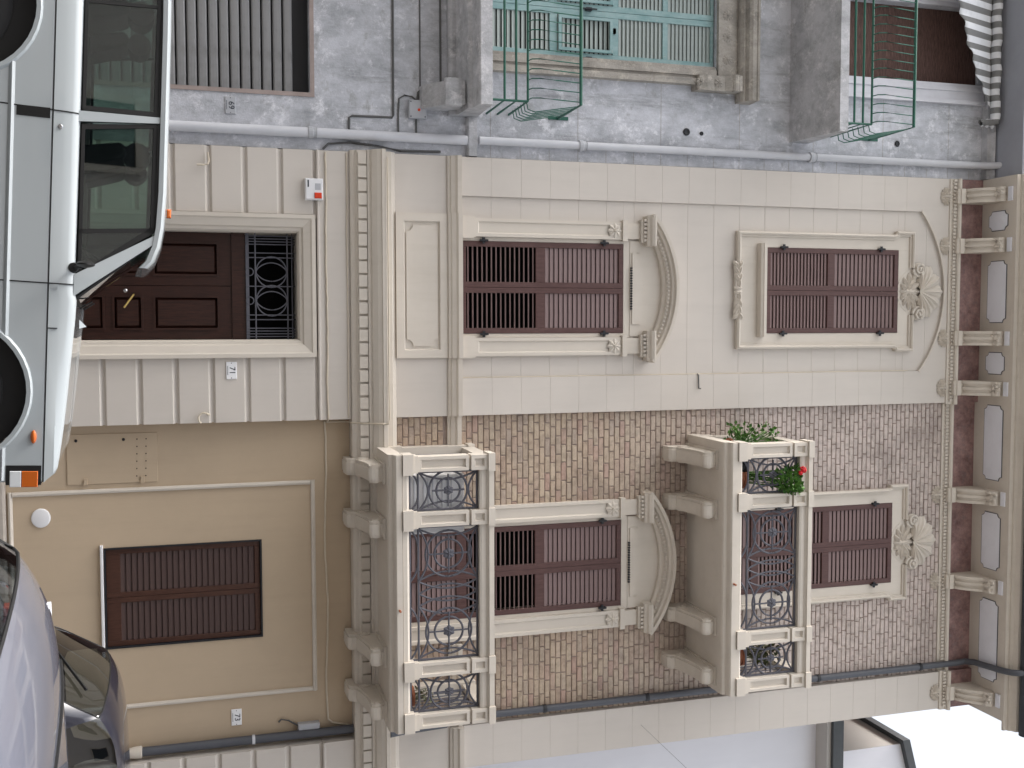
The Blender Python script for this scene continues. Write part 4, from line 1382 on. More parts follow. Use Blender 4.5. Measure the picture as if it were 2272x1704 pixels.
cable([(.60, -.01, 10.6), (.602, fld - .012, 9), (.60, fld - .012, 7.55), (.602, fld - .012, 6), (.60, fld - .012, 4.63)], .006, 'cable', 'thin wire down the right edge of the cream bay')
cable([(.60, .01, 7.55), (.62, -.012, 7.555), (.70, -.014, 7.556), (.775, -.014, 7.56), (.778, -.02, 7.585)], .008, 'cable_dark', 'short rusty wire stub on the cream pilaster')
cable([(-6, YG - .012, 3.88), (-2.31, YG - .012, 3.875), (-2.285, YG - .012, 3.86), (-2.28, YG - .012, 3.42), (-2.26, YG - .012, 3.39), (-2.02, YG - .012, 3.385)], .013, 'cable_dark', 'dark conduit bending down the grey wall to the white pipe')
cable([(-6, YG - .010, 4.18), (-2.62, YG - .010, 4.176), (-2.50, YG - .01, 4.16)], .008, 'cable_dark', 'thin dark wire entering the side of the grey junction box')
cable([(-6, YG - .02, 4.405), (-2.72, YG - .02, 4.405), (-2.64, YG - .02, 4.395), (-2.62, YG - .02, 4.33), (-2.62, YG - .02, 4.19), (-2.58, YG - .02, 4.15), (-2.49, YG - .02, 4.14)], .012, 'cable_dark', 'thick dark cable under the grey balcony looping to the junction box')
cable([(-2.49, YG - .02, 4.13), (-2.53, YG - .015, 4.08), (-2.54, YG - .012, 4.0), (-2.50, YG - .012, 3.94), (-2.33, YG - .012, 3.93), (-2.12, YG - .012, 3.93)], .010, 'cable_dark', 'dark cable curling below the grey junction box')
cable([(-2.28, YG - .012, 4.13), (-2.12, YG - .012, 4.13)], .010, 'cable_dark', 'short dark cable from junction box to white pipe')
cable([(XL - .02, .03, 3.10), (-1.96, .03, 3.16), (-1.985, .03, 3.4), (-1.96, .04, 3.7), (-1.92, .04, 3.95), (-1.93, .04, 4.4)], .014, 'cable_dark', 'bundle of dark cables between the cream edge and white pipe')
cable([(4.884, -.02, 6.82), (5.6, -.3, 7.5), (7.5, -1.2, 9.4), (10, -2.2, 11.6)], .002, 'cable_dark', 'thin wire strung from the cream corner pilaster towards the sky')
def hook(pts, label):
    MB().tube(pts, .011, 7).build('wall_hook', M['cable'], None, True, label=label, cat='hook', group='wall hooks')
hook([(-1.80, -.02, 1.885), (-1.71, -.035, 1.895), (-1.672, -.045, 1.88), (-1.665, -.045, 1.83), (-1.665, -.045, 1.77)], 'bent cream wall hook below the alarm box')
hook([(.945, .0, 1.855), (.945, -.04, 1.85)] + [(.985 + .06 * cos(t), -.04, 1.80 + .06 * sin(t)) for t in [radians(130 + i * 18) for i in range(11)]] + [(1.03, -.02, 1.765)], 'curled cream wall hook between door and tan wall')

# downpipes
dp = thing('downpipe', 'pale grey downpipe on the grey wall beside the cream house', 'pipe', (-2.07, 0, -.1), 'rainwater pipes')
MB().tube([(-2.065, .0, -.40), (-2.065, .0, 4.69)], .055, 16).build('lower_pipe', M['pipe_white'], dp, True)
MB().tube([(-2.07, -.005, 4.83), (-2.07, -.005, 11.72), (-2.06, -.10, 11.86), (-2.06, -.2, 11.95)], .046, 14).build('upper_pipe', M['pipe_white'], dp, True)
for z in (2.985, 6.055, 9.10):
    q = MB().lathe([(.062, -.045), (.066, -.04), (.066, .0), (.058, .008), (.058, .04), (.064, .045)], (-2.068, 0, z), 'z', 16)
    q.box(-2.13, -2.01, 0, .06, z - .015, z + .01)
    q.build('collar', M['box_grey'], dp)
dp = thing('downpipe', 'dark grey downpipe on the brick bay with swan neck to the gutter', 'pipe', (4.55, 0, 3.4), 'rainwater pipes')
xq = 4.545
MB().tube([(4.47, -.775, 11.95), (4.47, -.77, 11.86), (4.475, -.72, 11.80), (4.485, -.60, 11.755), (4.51, -.15, 11.70), (4.53, -.03, 11.64), (xq, -.01, 11.52), (xq, -.01, 7.62), (xq, -.01, 4.65), (xq, -.03, 4.5)], .042, 14).build('pipe_run', M['pipe_dark'], dp, True)
for z in (10.9, 9.3, 6.9, 5.6):
    MB().lathe([(.05, -.02), (.05, .02)], (xq, -.01, z), 'z', 14).build('pipe_clip', M['iron_dark'], dp)
MB().tube([(xq, -.03, 4.5), (xq + .02, -.10, 4.40), (xq + .02, -.16, 3.9), (xq + .02, -.20, 3.74)], .042, 14).build('offset_bend', M['pipe_dark'], dp, True)
dp = thing('downpipe', 'dark grey downpipe with tan foot on the recessed ground floor', 'pipe', (4.56, YT, -.5), 'rainwater pipes')
MB().tube([(4.575, .10, 1.06), (4.575, .10, 3.376)], .05, 14).build('pipe_run', M['pipe_dark'], dp, True)
q = MB(); q.lathe([(.06, -.05), (.066, 0), (.066, .05), (.05, .06)], (4.575, .10, 1.02), 'z', 14); q.tube([(4.575, .10, -.75), (4.575, .10, .97)], .055, 14)
q.build('cast_foot', M['cream_trim'], dp, True)
MB().lathe([(.056, -.016), (.056, .016)], (4.575, .10, 2.27), 'z', 14).build('pipe_clip', M['pipe_white'], dp)

# holes and stubs in the grey wall
for x, z, lb in ((-2.31, 10.42, 'broken pipe stub beside the reed blind balcony'), (-2.31, 7.40, 'dark round hole beside the turquoise window'), (-2.30, 7.60, 'small dark hole above the larger wall hole')):
    r = .035 if z > 10 else (.04 if z < 7.5 else .022)
    MB().lathe([(r, .0), (r * 1.15, -.008), (r * .8, -.015), (r * .55, -.008)], (x, YG, z), 'y', 14).build('wall_stub', M['iron_dark'], None, True, label=lb, cat='pipe stub', group='stubs and holes in the grey wall')

# things on the balconies
ac = thing('air_conditioner', 'white air conditioner standing on the lower balcony floor', 'air conditioner', (1.80, -.35, 3.77))
MB().cbox(1.58, 2.20, -.78, -.50, 3.78, 4.46, .02).build('casing', M['enamel'], ac)
q = MB()
for i in range(10): q.box(1.62, 1.92, -.788, -.7805, 3.86 + i * .05, 3.868 + i * .05)
q.build('grille', M['pipe_white'], ac)

def plant(name, label, pot_c, pot_r, pot_h, blobs, nleaf, size, mat, flowers=(), stems=14):
    t = thing(name, label, 'plant', pot_c, 'pot plants on the balconies')
    q = MB(); x, y, z = pot_c
    q.lathe([(pot_r * .7, 0), (pot_r, pot_h * .85), (pot_r * 1.1, pot_h * .86), (pot_r * 1.1, pot_h), (pot_r * .9, pot_h), (pot_r * .85, pot_h * .9)], pot_c, 'z', 18)
    q.build('pot', M['terracotta'], t)
    rnd = random.Random(hash(label) % 1000 if False else len(label))
    q = MB(); st = MB()
    tot = sum(b[3] for b in blobs)
    for (cx, cy, cz, wt, rx, ry, rz) in blobs:
        for i in range(int(nleaf * wt / tot)):
            while True:
                a, b, c = (rnd.uniform(-1, 1) for _ in range(3))
                if .15 < a * a + b * b + c * c < 1: break
            p = Vector((cx + a * rx, cy + b * ry, cz + c * rz))
            s = size * rnd.uniform(.6, 1.25)
            d = Vector((a + rnd.uniform(-.7, .7), b - .35 + rnd.uniform(-.6, .6), c * .6 + rnd.uniform(-.5, .5))).normalized()
            u = d.cross(Vector((rnd.uniform(-1, 1), rnd.uniform(-1, 1), 1))).normalized()
            w_ = d.cross(u)
            q.add([p, p + s * (.45 * d + .42 * u + .10 * w_), p + s * 1.05 * d, p + s * (.45 * d - .42 * u + .10 * w_), p + s * .5 * d - .05 * s * w_], [(0, 1, 4), (1, 2, 4), (2, 3, 4), (3, 0, 4)])
        for i in range(stems):
            a = Vector((x + rnd.uniform(-.5, .5) * pot_r, y + rnd.uniform(-.5, .5) * pot_r, z + pot_h * .9))
            b = Vector((cx + rnd.uniform(-.8, .8) * rx, cy + rnd.uniform(-.8, .8) * ry, cz + rnd.uniform(-.4, .8) * rz))
            m_ = (a + b) / 2 + Vector((0, 0, .08))
            st.tube([a, m_, b], .0045, 5)
    q.build('foliage', M[mat], t)
    st.build('stems', M[mat], t)
    for (fx, fy, fz, fr) in flowers:
        q = MB()
        for i in range(46):
            d = Vector((rnd.gauss(0, 1), rnd.gauss(0, 1), rnd.gauss(0, 1))).normalized()
            u = d.cross(Vector((.3, .2, 1))).normalized(); w_ = d.cross(u)
            p = Vector((fx, fy, fz)) + d * fr * rnd.uniform(.5, 1)
            q.add([p + .016 * u, p + .016 * w_, p - .016 * u, p - .016 * w_, p + .012 * d], [(0, 1, 4), (1, 2, 4), (2, 3, 4), (3, 0, 4)])
        q.build('flower_head', M['petal'], t)
Z2 = 7.59
plant('potted_plant', 'leafy geranium with a red flower behind the upper balcony ironwork', (1.77, -.62, Z2), .13, .24, [(1.80, -.90, 8.22, 1.2, .13, .13, .16), (1.86, -.93, 8.30, .8, .09, .12, .12), (1.72, -.86, 8.34, .5, .10, .12, .10)], 330, .055, 'leaf', [(1.665, -1.0, 8.40, .036), (1.70, -1.0, 8.37, .02)])
plant('potted_plant', 'trailing green plant spilling over the side of the upper balcony', (1.48, -.36, Z2), .12, .22, [(1.33, -.42, 8.22, 1, .13, .20, .16), (1.28, -.30, 8.0, .5, .10, .18, .12), (1.40, -.40, 7.9, .5, .1, .2, .2), (1.22, -.45, 7.80, .16, .05, .08, .06)], 200, .052, 'leaf')
plant('potted_plant', 'half dried plant in a pot at the far end of the upper balcony', (3.89, -.62, Z2), .13, .24, [(3.89, -.62, 8.12, 1, .17, .15, .22)], 240, .055, 'leaf_dry', (), 22)
plant('potted_plant', 'dry leafless plant in a pot on the lower balcony', (4.0, -.60, 3.77), .10, .16, [(4.0, -.62, 4.02, 1, .10, .12, .13)], 60, .04, 'leaf_dry', (), 12)
bx_ = MB().lathe([(.085, 0), (.11, .20), (.118, .205), (.118, .23), (.095, .23)], (1.62, -.66, Z2), 'z', 16).build('bucket', M['black'], None, label='black plastic bucket behind the upper balcony ironwork', cat='bucket')

SURVEY[0] = False

# ================================================================== CARS
def wheel(parent, x, y, r, w_, side):
    q = MB().lathe([(r * .62, -w_ / 2), (r * .9, -w_ / 2), (r, -w_ / 2 + .03), (r, w_ / 2 - .03), (r * .9, w_ / 2), (r * .62, w_ / 2)], (x, y, r), 'y', 36)
    o = q.build('wheel', M['tyre'], parent, True)
    s = side
    q = MB().lathe([(r * .63, s * (w_ / 2 - .05)), (r * .62, s * (w_ / 2 + .002)), (r * .56, s * (w_ / 2 + .004)), (r * .5, s * (w_ / 2 - .03)), (r * .2, s * (w_ / 2 - .02)), (r * .12, s * (w_ / 2 + .0)), (.01, s * (w_ / 2 + .0))], (x, y, r), 'y', 30)
    for k in range(5):
        a = 2 * pi * k / 5
        q.tube([(x + r * .15 * cos(a), y + s * (w_ / 2 - .01), r + r * .15 * sin(a)), (x + r * .58 * cos(a), y + s * (w_ / 2 - .005), r + r * .58 * sin(a))], .028, 6)
    q.build('rim', M['rim'], o, True)

# ---- white off-roader parked in front of the door
SV = thing('parked_car', 'boxy white off-road car parked before the roller shutter and door', 'car', (-.6, -4.1, -.245), 'cars in the street', rot=(-.07, math.atan(SLOPE), 0), local=True)
WD = 1.80
FC, RC, AR, AZ = .992, -1.51, .472, .518
def archpts(cx, r, hb):
    a = math.asin((hb - AZ) / r)
    return [(cx + r * cos(t), AZ + r * sin(t)) for t in [pi - a - (pi - 2 * a) * i / 20 for i in range(21)]]
HB_ = .52
out_ = [(-2.46, .56), (-2.50, .70), (-2.50, 1.099), (1.588, 1.099), (1.59, .70), (1.55, .56)]
out_ += list(reversed(archpts(FC, AR, .50))) if False else []
front = archpts(FC, AR, .53); rear = archpts(RC, AR, .53)
poly = [(-2.46, .53), (-2.50, .70), (-2.50, 1.099), (1.585, 1.099), (1.59, .72), (1.55, .53)] + front[::-1] + [(FC - AR - .02, .50), (RC + AR + .02, .50)] + rear[::-1]
lowb = MB().py(poly, 0, WD).build('body', M['car_white'], SV)
bv = lowb.modifiers.new('bevel', 'BEVEL'); bv.width = .012; bv.segments = 2; bv.limit_method = 'ANGLE'
# raised wheel-arch lips and the sill step
for cx in (FC, RC):
    for s, y0 in ((-1, 0), (1, WD)):
        q = MB()
        P1 = archpts(cx, AR - .004, .54); P2 = archpts(cx, AR + .036, .54)
        for i in range(20):
            a, b, c, d = P1[i], P1[i + 1], P2[i + 1], P2[i]
            m1 = ((a[0] * .35 + d[0] * .65), (a[1] * .35 + d[1] * .65)); m2 = ((b[0] * .35 + c[0] * .65), (b[1] * .35 + c[1] * .65))
            q.add([(a[0], y0 + .05 * -s, a[1]), (b[0], y0 + .05 * -s, b[1]), (b[0], y0 + s * .018, b[1]), (a[0], y0 + s * .018, a[1]), (m1[0], y0 + s * .020, m1[1]), (m2[0], y0 + s * .020, m2[1]), (d[0], y0 - s * .002, d[1]), (c[0], y0 - s * .002, c[1])],
                  [(0, 1, 2, 3), (3, 2, 5, 4), (4, 5, 7, 6)])
        q.build('wheel_arch_trim', M['car_white'], SV, True)
for s, y0 in ((-1, 0), (1, WD)):
    for a, b in ((RC + AR - .105, FC - AR + .105), (FC + AR - .115, 1.575)):
        q = MB()
        q.add([(a, y0 - s * .002, .872), (b, y0 - s * .002, .872), (b, y0 + s * .014, .852), (a, y0 + s * .014, .852), (b, y0 + s * .006, .835), (a, y0 + s * .006, .835), (b, y0 - s * .002, .83), (a, y0 - s * .002, .83)], [(0, 1, 2, 3), (3, 2, 4, 5), (5, 4, 6, 7)])
        q.build('side_moulding', M['car_white'], SV, True)
for cx in (FC, RC):
    for a, b in ((.06, .30), (WD - .30, WD - .06)):
        MB().py(archpts(cx, AR - .006, .2) + [(cx + .4, .25), (cx - .4, .25)], a, b).build('wheel_well', M['black'], SV)
# shoulder and bonnet
ST = [(-2.5, 1.255, 0), (-2.47, 1.266, 0), (-1.0, 1.264, 0), (.32, 1.258, 0), (.37, 1.270, 1), (.49, 1.266, 1), (.694, 1.252, 1), (1.0, 1.232, 1), (1.207, 1.216, 1), (1.413, 1.194, 1), (1.50, 1.183, 1), (1.535, 1.168, 1), (1.588, 1.108, 1)]
q = MB(); vs = []; n = 0
for x, ht, b in ST:
    half = [(0.003, 1.1005), (.010, 1.16), (.022, ht - .05), (.036, ht - .018), (.065, ht), (.16, ht - .002 * b), (.24, ht - .008 * b), (.9, ht - .004 * b)] if ht > 1.15 else [(.003, 1.1005), (.004, 1.1015), (.005, 1.103), (.006, 1.105), (.06, 1.106), (.16, 1.1065), (.24, 1.107), (.9, 1.108)]
    ring_ = half + [(WD - y, h_) for y, h_ in reversed(half[:-1])]
    n = len(ring_)
    vs += [(x, y, h_) for y, h_ in ring_]
fs = [(k * n + i, k * n + i + 1, (k + 1) * n + i + 1, (k + 1) * n + i) for k in range(len(ST) - 1) for i in range(n - 1)] + [tuple(range(n))]
q.add(vs, fs)
q.build('bonnet_and_shoulder', M['car_white'], SV, True)
# roof
RST = [(-2.45, 1.73), (-2.40, 1.765), (-1.5, 1.778), (-.40, 1.782), (-.16, 1.772), (-.03, 1.752), (.075, 1.715), (.125, 1.672)]
q = MB(); vs = []
for x, hb in RST:
    half = [(.150, hb - .02), (.118, hb - .012), (.116, hb + .018), (.135, hb + .034), (.20, hb + .044), (.45, hb + .058), (.9, hb + .066)]
    ring_ = half + [(WD - y, h_) for y, h_ in reversed(half[:-1])]
    n = len(ring_); vs += [(x, y, h_) for y, h_ in ring_]
fs = [(k * n + i, k * n + (i + 1) % n, (k + 1) * n + (i + 1) % n, (k + 1) * n + i) for k in range(len(RST) - 1) for i in range(n)] + [tuple(range(n)), tuple(range(len(RST) * n - 1, (len(RST) - 1) * n - 1, -1))]
q.add(vs, fs)
rfo = q.build('roof', M['car_white'], SV, True)
MB().cbox(-.315, -.255, .34, .40, 1.835, 1.866, .01).build('clearance_lamp', M['amber'], rfo)
# pillars, glass and their seals, on both sides
def side_y(h_, far): 
    y = .058 + (.138 - .058) * (h_ - 1.258) / (1.765 - 1.258)
    return WD - y if far else y
def quad_prism(mb, pts, far, t0, t1):
    """side-window outline (x,h) given thickness t0..t1 inwards from the glass plane"""
    s = -1 if far else 1
    n = len(pts)
    vs = [(x, side_y(h_, far) + s * t0, h_) for x, h_ in pts] + [(x, side_y(h_, far) + s * t1, h_) for x, h_ in pts]
    mb.add(vs, [tuple(range(n)), tuple(range(2 * n - 1, n - 1, -1))] + [(i, (i + 1) % n, n + (i + 1) % n, n + i) for i in range(n)])
HB0, HT0 = 1.250, 1.772
PIL = [[(.20, HB0), (.345, HB0), (-.06, HT0), (-.115, HT0)], [(-.885, HB0), (-.815, HB0), (-.872, HT0), (-.912, HT0)], [(-2.46, HB0), (-2.28, HB0), (-2.34, HT0), (-2.42, HT0)]]
GL = [[(-.80, 1.272), (.205, 1.272), (-.125, 1.755), (-.865, 1.755)], [(-2.27, 1.272), (-.895, 1.272), (-.915, 1.755), (-2.33, 1.755)]]
for far in (False, True):
    for p in PIL:
        q = MB(); quad_prism(q, p, far, -.012, .035); q.build('window_pillar', M['car_white'], SV)
    sl = MB(); gl = []
    for p in GL:
        g_ = MB(); quad_prism(g_, p, far, .006, .010); g_.build('side_window', M['glass'], SV)
        m = len(p)
        cx_, cz_ = sum(a for a, b in p) / m, sum(b for a, b in p) / m
        ins = []
        for a, b in p:
            ins.append((a + (.03 if a < cx_ else -.03), b + (.022 if b < cz_ else -.03)))
        s = -1 if far else 1
        vs = [(a, side_y(b, far) - s * .004, b) for a, b in p] + [(a, side_y(b, far) - s * .004, b) for a, b in ins] + [(a, side_y(b, far) + s * .02, b) for a, b in p] + [(a, side_y(b, far) + s * .02, b) for a, b in ins]
        sl.add(vs, [(i, (i + 1) % m, m + (i + 1) % m, m + i) for i in range(m)] + [(m + i, m + (i + 1) % m, 3 * m + (i + 1) % m, 3 * m + i) for i in range(m)] + [(i, (i + 1) % m, 2 * m + (i + 1) % m, 2 * m + i) for i in range(m)])
    quad_prism(sl, [(-.105, 1.272), (-.075, 1.272), (-.125, 1.755), (-.155, 1.755)], far, -.004, .02)
    quad_prism(sl, [(-1.62, 1.272), (-1.60, 1.272), (-1.65, 1.755), (-1.67, 1.755)], far, -.002, .016)
    quad_prism(sl, [(-2.40, 1.752), (-.05, 1.752), (-.09, 1.772), (-2.40, 1.772)], far, -.010, .03)
    sl.build('window_seal', M['black'], SV)
# windscreen and rear window
q = MB()
def ws(u, v):
    y = .10 + (WD - .20) * u
    b = .045 * (1 - (2 * u - 1) ** 2)
    y2 = y * (1 - v) + (.16 + (WD - .32) * u) * v
    return (.352 + b + (-.055 - .352) * v, y2, 1.268 + (1.745 - 1.268) * v)
q.grid(ws, 12, 4); o = q.build('windscreen', M['glass'], SV, True)
q = MB()
for v in (0, 1): q.tube([ws(i / 12, v) for i in range(13)], .014, 6)
for u in (0, 1): q.tube([ws(u, i / 4) for i in range(5)], .012, 6)
q.build('windscreen_seal', M['black'], o)
for yy in (.45, 1.15):
    MB().tube([(.42, yy, 1.285), (.40, yy + .05, 1.31), (.365, yy + .42, 1.345)], .008, 6).build('wiper', M['black'], SV)
for yy in (.12,):
    MB().add([(.50, yy, 1.290), (.56, yy, 1.290), (.56, yy + .05, 1.291), (.50, yy + .05, 1.291), (.545, yy + .025, 1.335)], [(0, 1, 4), (1, 2, 4), (2, 3, 4), (3, 0, 4), (0, 3, 2, 1)]).build('washer_jet', M['car_white'], SV)
MB().add([(-2.47, .12, 1.27), (-2.47, WD - .12, 1.27), (-2.42, WD - .17, 1.75), (-2.42, .17, 1.75)], [(0, 1, 2, 3)]).build('rear_window', M['glass'], SV)
# cabin
q = MB().box(-2.42, .30, .10, WD - .10, 1.18, 1.272); q.box(.05, .32, .12, WD - .12, 1.272, 1.31)
q.build('cabin_trim', M['black'], SV)
q = MB().box(-2.35, -.15, .17, WD - .17, 1.752, 1.76); q.build('headlining', M['seat'], SV)
def seat(x, y, top):
    q = MB()
    q.px([(0, 0)], 0, 0) if False else None
    pts = [(x + .10, 1.20), (x + .0, 1.50), (x - .02, 1.545), (x - .07, 1.56), (x - .12, 1.52), (x - .06, 1.20)]
    q.py(pts, y - .22, y + .22)
    o = q.build('seat', M['seat'], SV)
    bv = o.modifiers.new('b', 'BEVEL'); bv.width = .03; bv.segments = 3
    q = MB().lathe([(.02, -.13), (.085, -.115), (.095, 0), (.085, .115), (.02, .13)], (x - .055, y, 1.625), 'y', 14)
    q.tube([(x - .05, y - .05, 1.53), (x - .05, y - .05, 1.60)], .008, 6); q.tube([(x - .05, y + .05, 1.53), (x - .05, y + .05, 1.60)], .008, 6)
    q.build('headrest', M['seat'], o, True)
for x in (-.62,):
    for y in (.46, 1.34): seat(x, y, 1.6)
for y in (.46, 1.34): seat(-1.60, y, 1.6)
q = MB().tube([(.04 + .10 * cos(t), .46 + .18 * sin(t), 1.30 + .16 * cos(t) + .03) for t in [2 * pi * i / 20 for i in range(20)]], .014, 6, True)
q.tube([(.04, .30, 1.33), (.04, .62, 1.33)], .012, 6); q.build('steering_wheel', M['black'], SV, True)
# door gaps, handle recess, lock, lamps, mirror
q = MB()
for x0, x1 in ((.268, .262), (-.862, -.880)):
    q.add([(x1 - .004, -.0025, .56), (x1 + .004, -.0025, .56), (x0 + .004, -.0025, 1.099), (x0 - .004, -.0025, 1.099), (x1 - .004, .02, .56), (x1 + .004, .02, .56), (x0 + .004, .02, 1.099), (x0 - .004, .02, 1.099)],
          [(0, 1, 2, 3), (0, 4, 5, 1), (1, 5, 6, 2), (2, 6, 7, 3), (3, 7, 4, 0), (4, 7, 6, 5)])
    for za, zb, ya, yb_ in ((1.1, 1.16, .0, .0075), (1.16, 1.212, .0075, .019), (1.212, 1.252, .019, .036)):
        q.add([(x0 - .004, ya - .001, za), (x0 + .004, ya - .001, za), (x0 + .004, yb_ - .001, zb), (x0 - .004, yb_ - .001, zb), (x0 - .004, ya + .02, za), (x0 + .004, ya + .02, za), (x0 + .004, yb_ + .02, zb), (x0 - .004, yb_ + .02, zb)],
              [(0, 1, 2, 3), (0, 4, 5, 1), (1, 5, 6, 2), (2, 6, 7, 3), (3, 7, 4, 0), (4, 7, 6, 5)])
q.box(-2.49, 1.585, -.0022, .02, 1.096, 1.103)
q.box(.56, .566, .001, .05, 1.104, 1.16)
q.build('panel_gap', M['black'], SV)
MB().box(-.872, -.805, -.003, .02, .882, 1.082).build('door_handle', M['black'], SV)
MB().lathe([(.014, 0), (.016, -.006), (.010, -.009)], (-.76, .009, 1.145), 'y', 14).build('door_lock', M['chrome'], SV)
MB().box(.272, .305, .0035, .03, 1.115, 1.155).build('bonnet_latch', M['car_white'], SV)
MB().lathe([(.045, 0), (.043, -.014), (.03, -.022), (.005, -.025)], (0, 0, 0), 'y', 16)
rp_ = MB().lathe([(.045, 0), (.043, -.014), (.03, -.022), (.005, -.025)], (0, 0, 0), 'y', 16).build('side_repeater', M['amber'], SV, True)
rp_.location = (1.285, .001, 1.035); rp_.scale = (1, 1, .42)
for far in (False, True):
    y0, y1 = (WD - .26, WD + .004) if far else (-.004, .26)
    o = MB().box(1.475, 1.605, y0, y1, .875, 1.087).build('indicator_housing', M['black'], SV)
    MB().cbox(1.512, 1.618, y0 - .006, y1 + .006, .898, .968, .004).build('side_lamp', M['lens'], o)
    MB().cbox(1.512, 1.618, y0 - .006, y1 + .006, .969, 1.068, .004).build('indicator_lamp', M['amber'], o)
    MB().lathe([(.10, 0), (.10, .03), (.08, .045), (.02, .05)], (1.585, .40 if not far else WD - .40, .97), 'x', 20).build('headlight', M['lens'], SV, True)
q = MB()
for i in range(9): q.box(1.588, 1.602, .54, WD - .54, .87 + i * .024, .882 + i * .024)
q.build('grille', M['black'], SV)
MB().cbox(1.58, 1.72, -.02, WD + .02, .50, .66, .01).build('front_bumper', M['black'], SV)
MB().box(-2.62, -2.49, -.02, WD + .02, .50, .66).build('rear_bumper', M['black'], SV)
q = MB().lathe([(.03, 0), (.036, .02), (.028, .05)], (.155, .02, 1.245), 'y', 12)
q.tube([(.155, .03, 1.25), (.15, -.06, 1.30)], .012, 7)
o = q.build('mirror_arm', M['black'], SV, True)
q = MB()
def mir(u, v):
    a = 2 * pi * u; k = [0, .7, 1, 1, .75, 0][int(round(v * 5))]
    return (.16 - .05 * v + .0 * k, -.10 + .105 * k * cos(a), 1.325 + .058 * k * sin(a))
q.grid(mir, 18, 5, True); q.build('door_mirror', M['black'], SV, True)
for x in (FC, RC):
    wheel(SV, x, .13, .42, .22, -1); wheel(SV, x, WD - .13, .42, .22, 1)

# ---- smooth-bodied cars from a control cage
def cage_car(name, label, loc, yaw, pitch, stations, paintm, glassm, glassf, wx, wr_, wy=.69, curv=.09):
    """stations: (x, half profile of 8 (y,h)); glassf(i,k) tells which cage cells are window"""
    e = thing(name, label, 'car', loc, 'cars in the street', rot=(-math.atan(CROSS), pitch, yaw), local=True)
    vs = []; K = 8
    for x, pr, cv in stations:
        full = [(-y, h_) for y, h_ in pr] + [(y, h_) for y, h_ in reversed(pr[:-1])]
        n = len(full)
        vs += [(x + cv * (abs(y) / .8) ** 2, y, h_) for y, h_ in full]
    fs, mi = [], []
    for i in range(len(stations) - 1):
        for k in range(n - 1):
            fs.append((i * n + k, i * n + k + 1, (i + 1) * n + k + 1, (i + 1) * n + k))
            kk = k if k < K - 1 else n - 2 - k
            mi.append(glassf(i, kk))
    fs.append(tuple(range(n - 1, -1, -1))); mi.append(0)
    L = (len(stations) - 1) * n
    fs.append(tuple(range(L, L + n))); mi.append(0)
    me = bpy.data.meshes.new('cage'); me.from_pydata(vs, [], fs)
    for p, m in zip(me.polygons, mi): p.material_index = m
    for m in (paintm, glassm): me.materials.append(M[m])
    bm = bmesh.new(); bm.from_mesh(me); bmesh.ops.recalc_face_normals(bm, faces=bm.faces)
    cl = bm.edges.layers.float.get('crease_edge') or bm.edges.layers.float.new('crease_edge')
    for ed in bm.edges:
        ms = {f_.material_index for f_ in ed.link_faces}
        if len(ms) > 1: ed[cl] = .45
    bm.to_mesh(me); bm.free()
    tmp = bpy.data.objects.new('tmp', me); COL.objects.link(tmp)
    sd = tmp.modifiers.new('s', 'SUBSURF'); sd.levels = 2; sd.render_levels = 2
    bpy.context.view_layer.update()
    ev = tmp.evaluated_get(bpy.context.evaluated_depsgraph_get())
    m2 = bpy.data.meshes.new_from_object(ev)
    bpy.data.objects.remove(tmp)
    parts = {}
    for p in m2.polygons: parts.setdefault(p.material_index, []).append(tuple(p.vertices))
    co = [tuple(v.co) for v in m2.vertices]
    res = {}
    def sub(fl, nm, mat):
        ids = sorted({i for f_ in fl for i in f_}); mp = {i: j for j, i in enumerate(ids)}
        q = MB(); q.add([co[i] for i in ids], [tuple(mp[i] for i in f_) for f_ in fl])
        return q.build(nm, M[mat], e, True)
    body = sub(parts[0], 'body', paintm)
    # every connected pane is a part of its own
    left = set(range(len(parts.get(1, [])))); vf = {}
    for j, f_ in enumerate(parts.get(1, [])):
        for i in f_: vf.setdefault(i, []).append(j)
    while left:
        st = [left.pop()]; comp = []
        while st:
            j = st.pop(); comp.append(j)
            for i in parts[1][j]:
                for k in vf[i]:
                    if k in left: left.discard(k); st.append(k)
        fl = [parts[1][j] for j in comp]
        pane = sub(fl, 'window', glassm)
        cnt = {}
        for f_ in fl:
            for a, b in zip(f_, f_[1:] + f_[:1]):
                cnt[(min(a, b), max(a, b))] = cnt.get((min(a, b), max(a, b)), 0) + 1
        nb = {}
        for (a, b), c in cnt.items():
            if c == 1: nb.setdefault(a, []).append(b); nb.setdefault(b, []).append(a)
        if nb:
            s0 = next(iter(nb)); loop = [s0]; prev = None; cur = s0
            while True:
                nx = [v for v in nb[cur] if v != prev]
                if not nx or nx[0] == s0: break
                prev, cur = cur, nx[0]; loop.append(cur)
                if len(loop) > 4000: break
            q = MB(); q.tube([co[i] for i in loop], .006, 6, True); q.build('window_seal', M['black'], pane, True)
    for x in wx:
        for s in (-1, 1): wheel(e, x, s * wy, wr_, .18, s)
        for s in (-1, 1):
            q = MB()
            a, b = sorted((s * .62, s * .835))
            q.py([(x + (wr_ + .055) * cos(t), wr_ + (wr_ + .055) * sin(t)) for t in [2 * pi * i / 24 for i in range(24)]], a, b)
            q.build('wheel_well', M['black'], e)
    return e, body

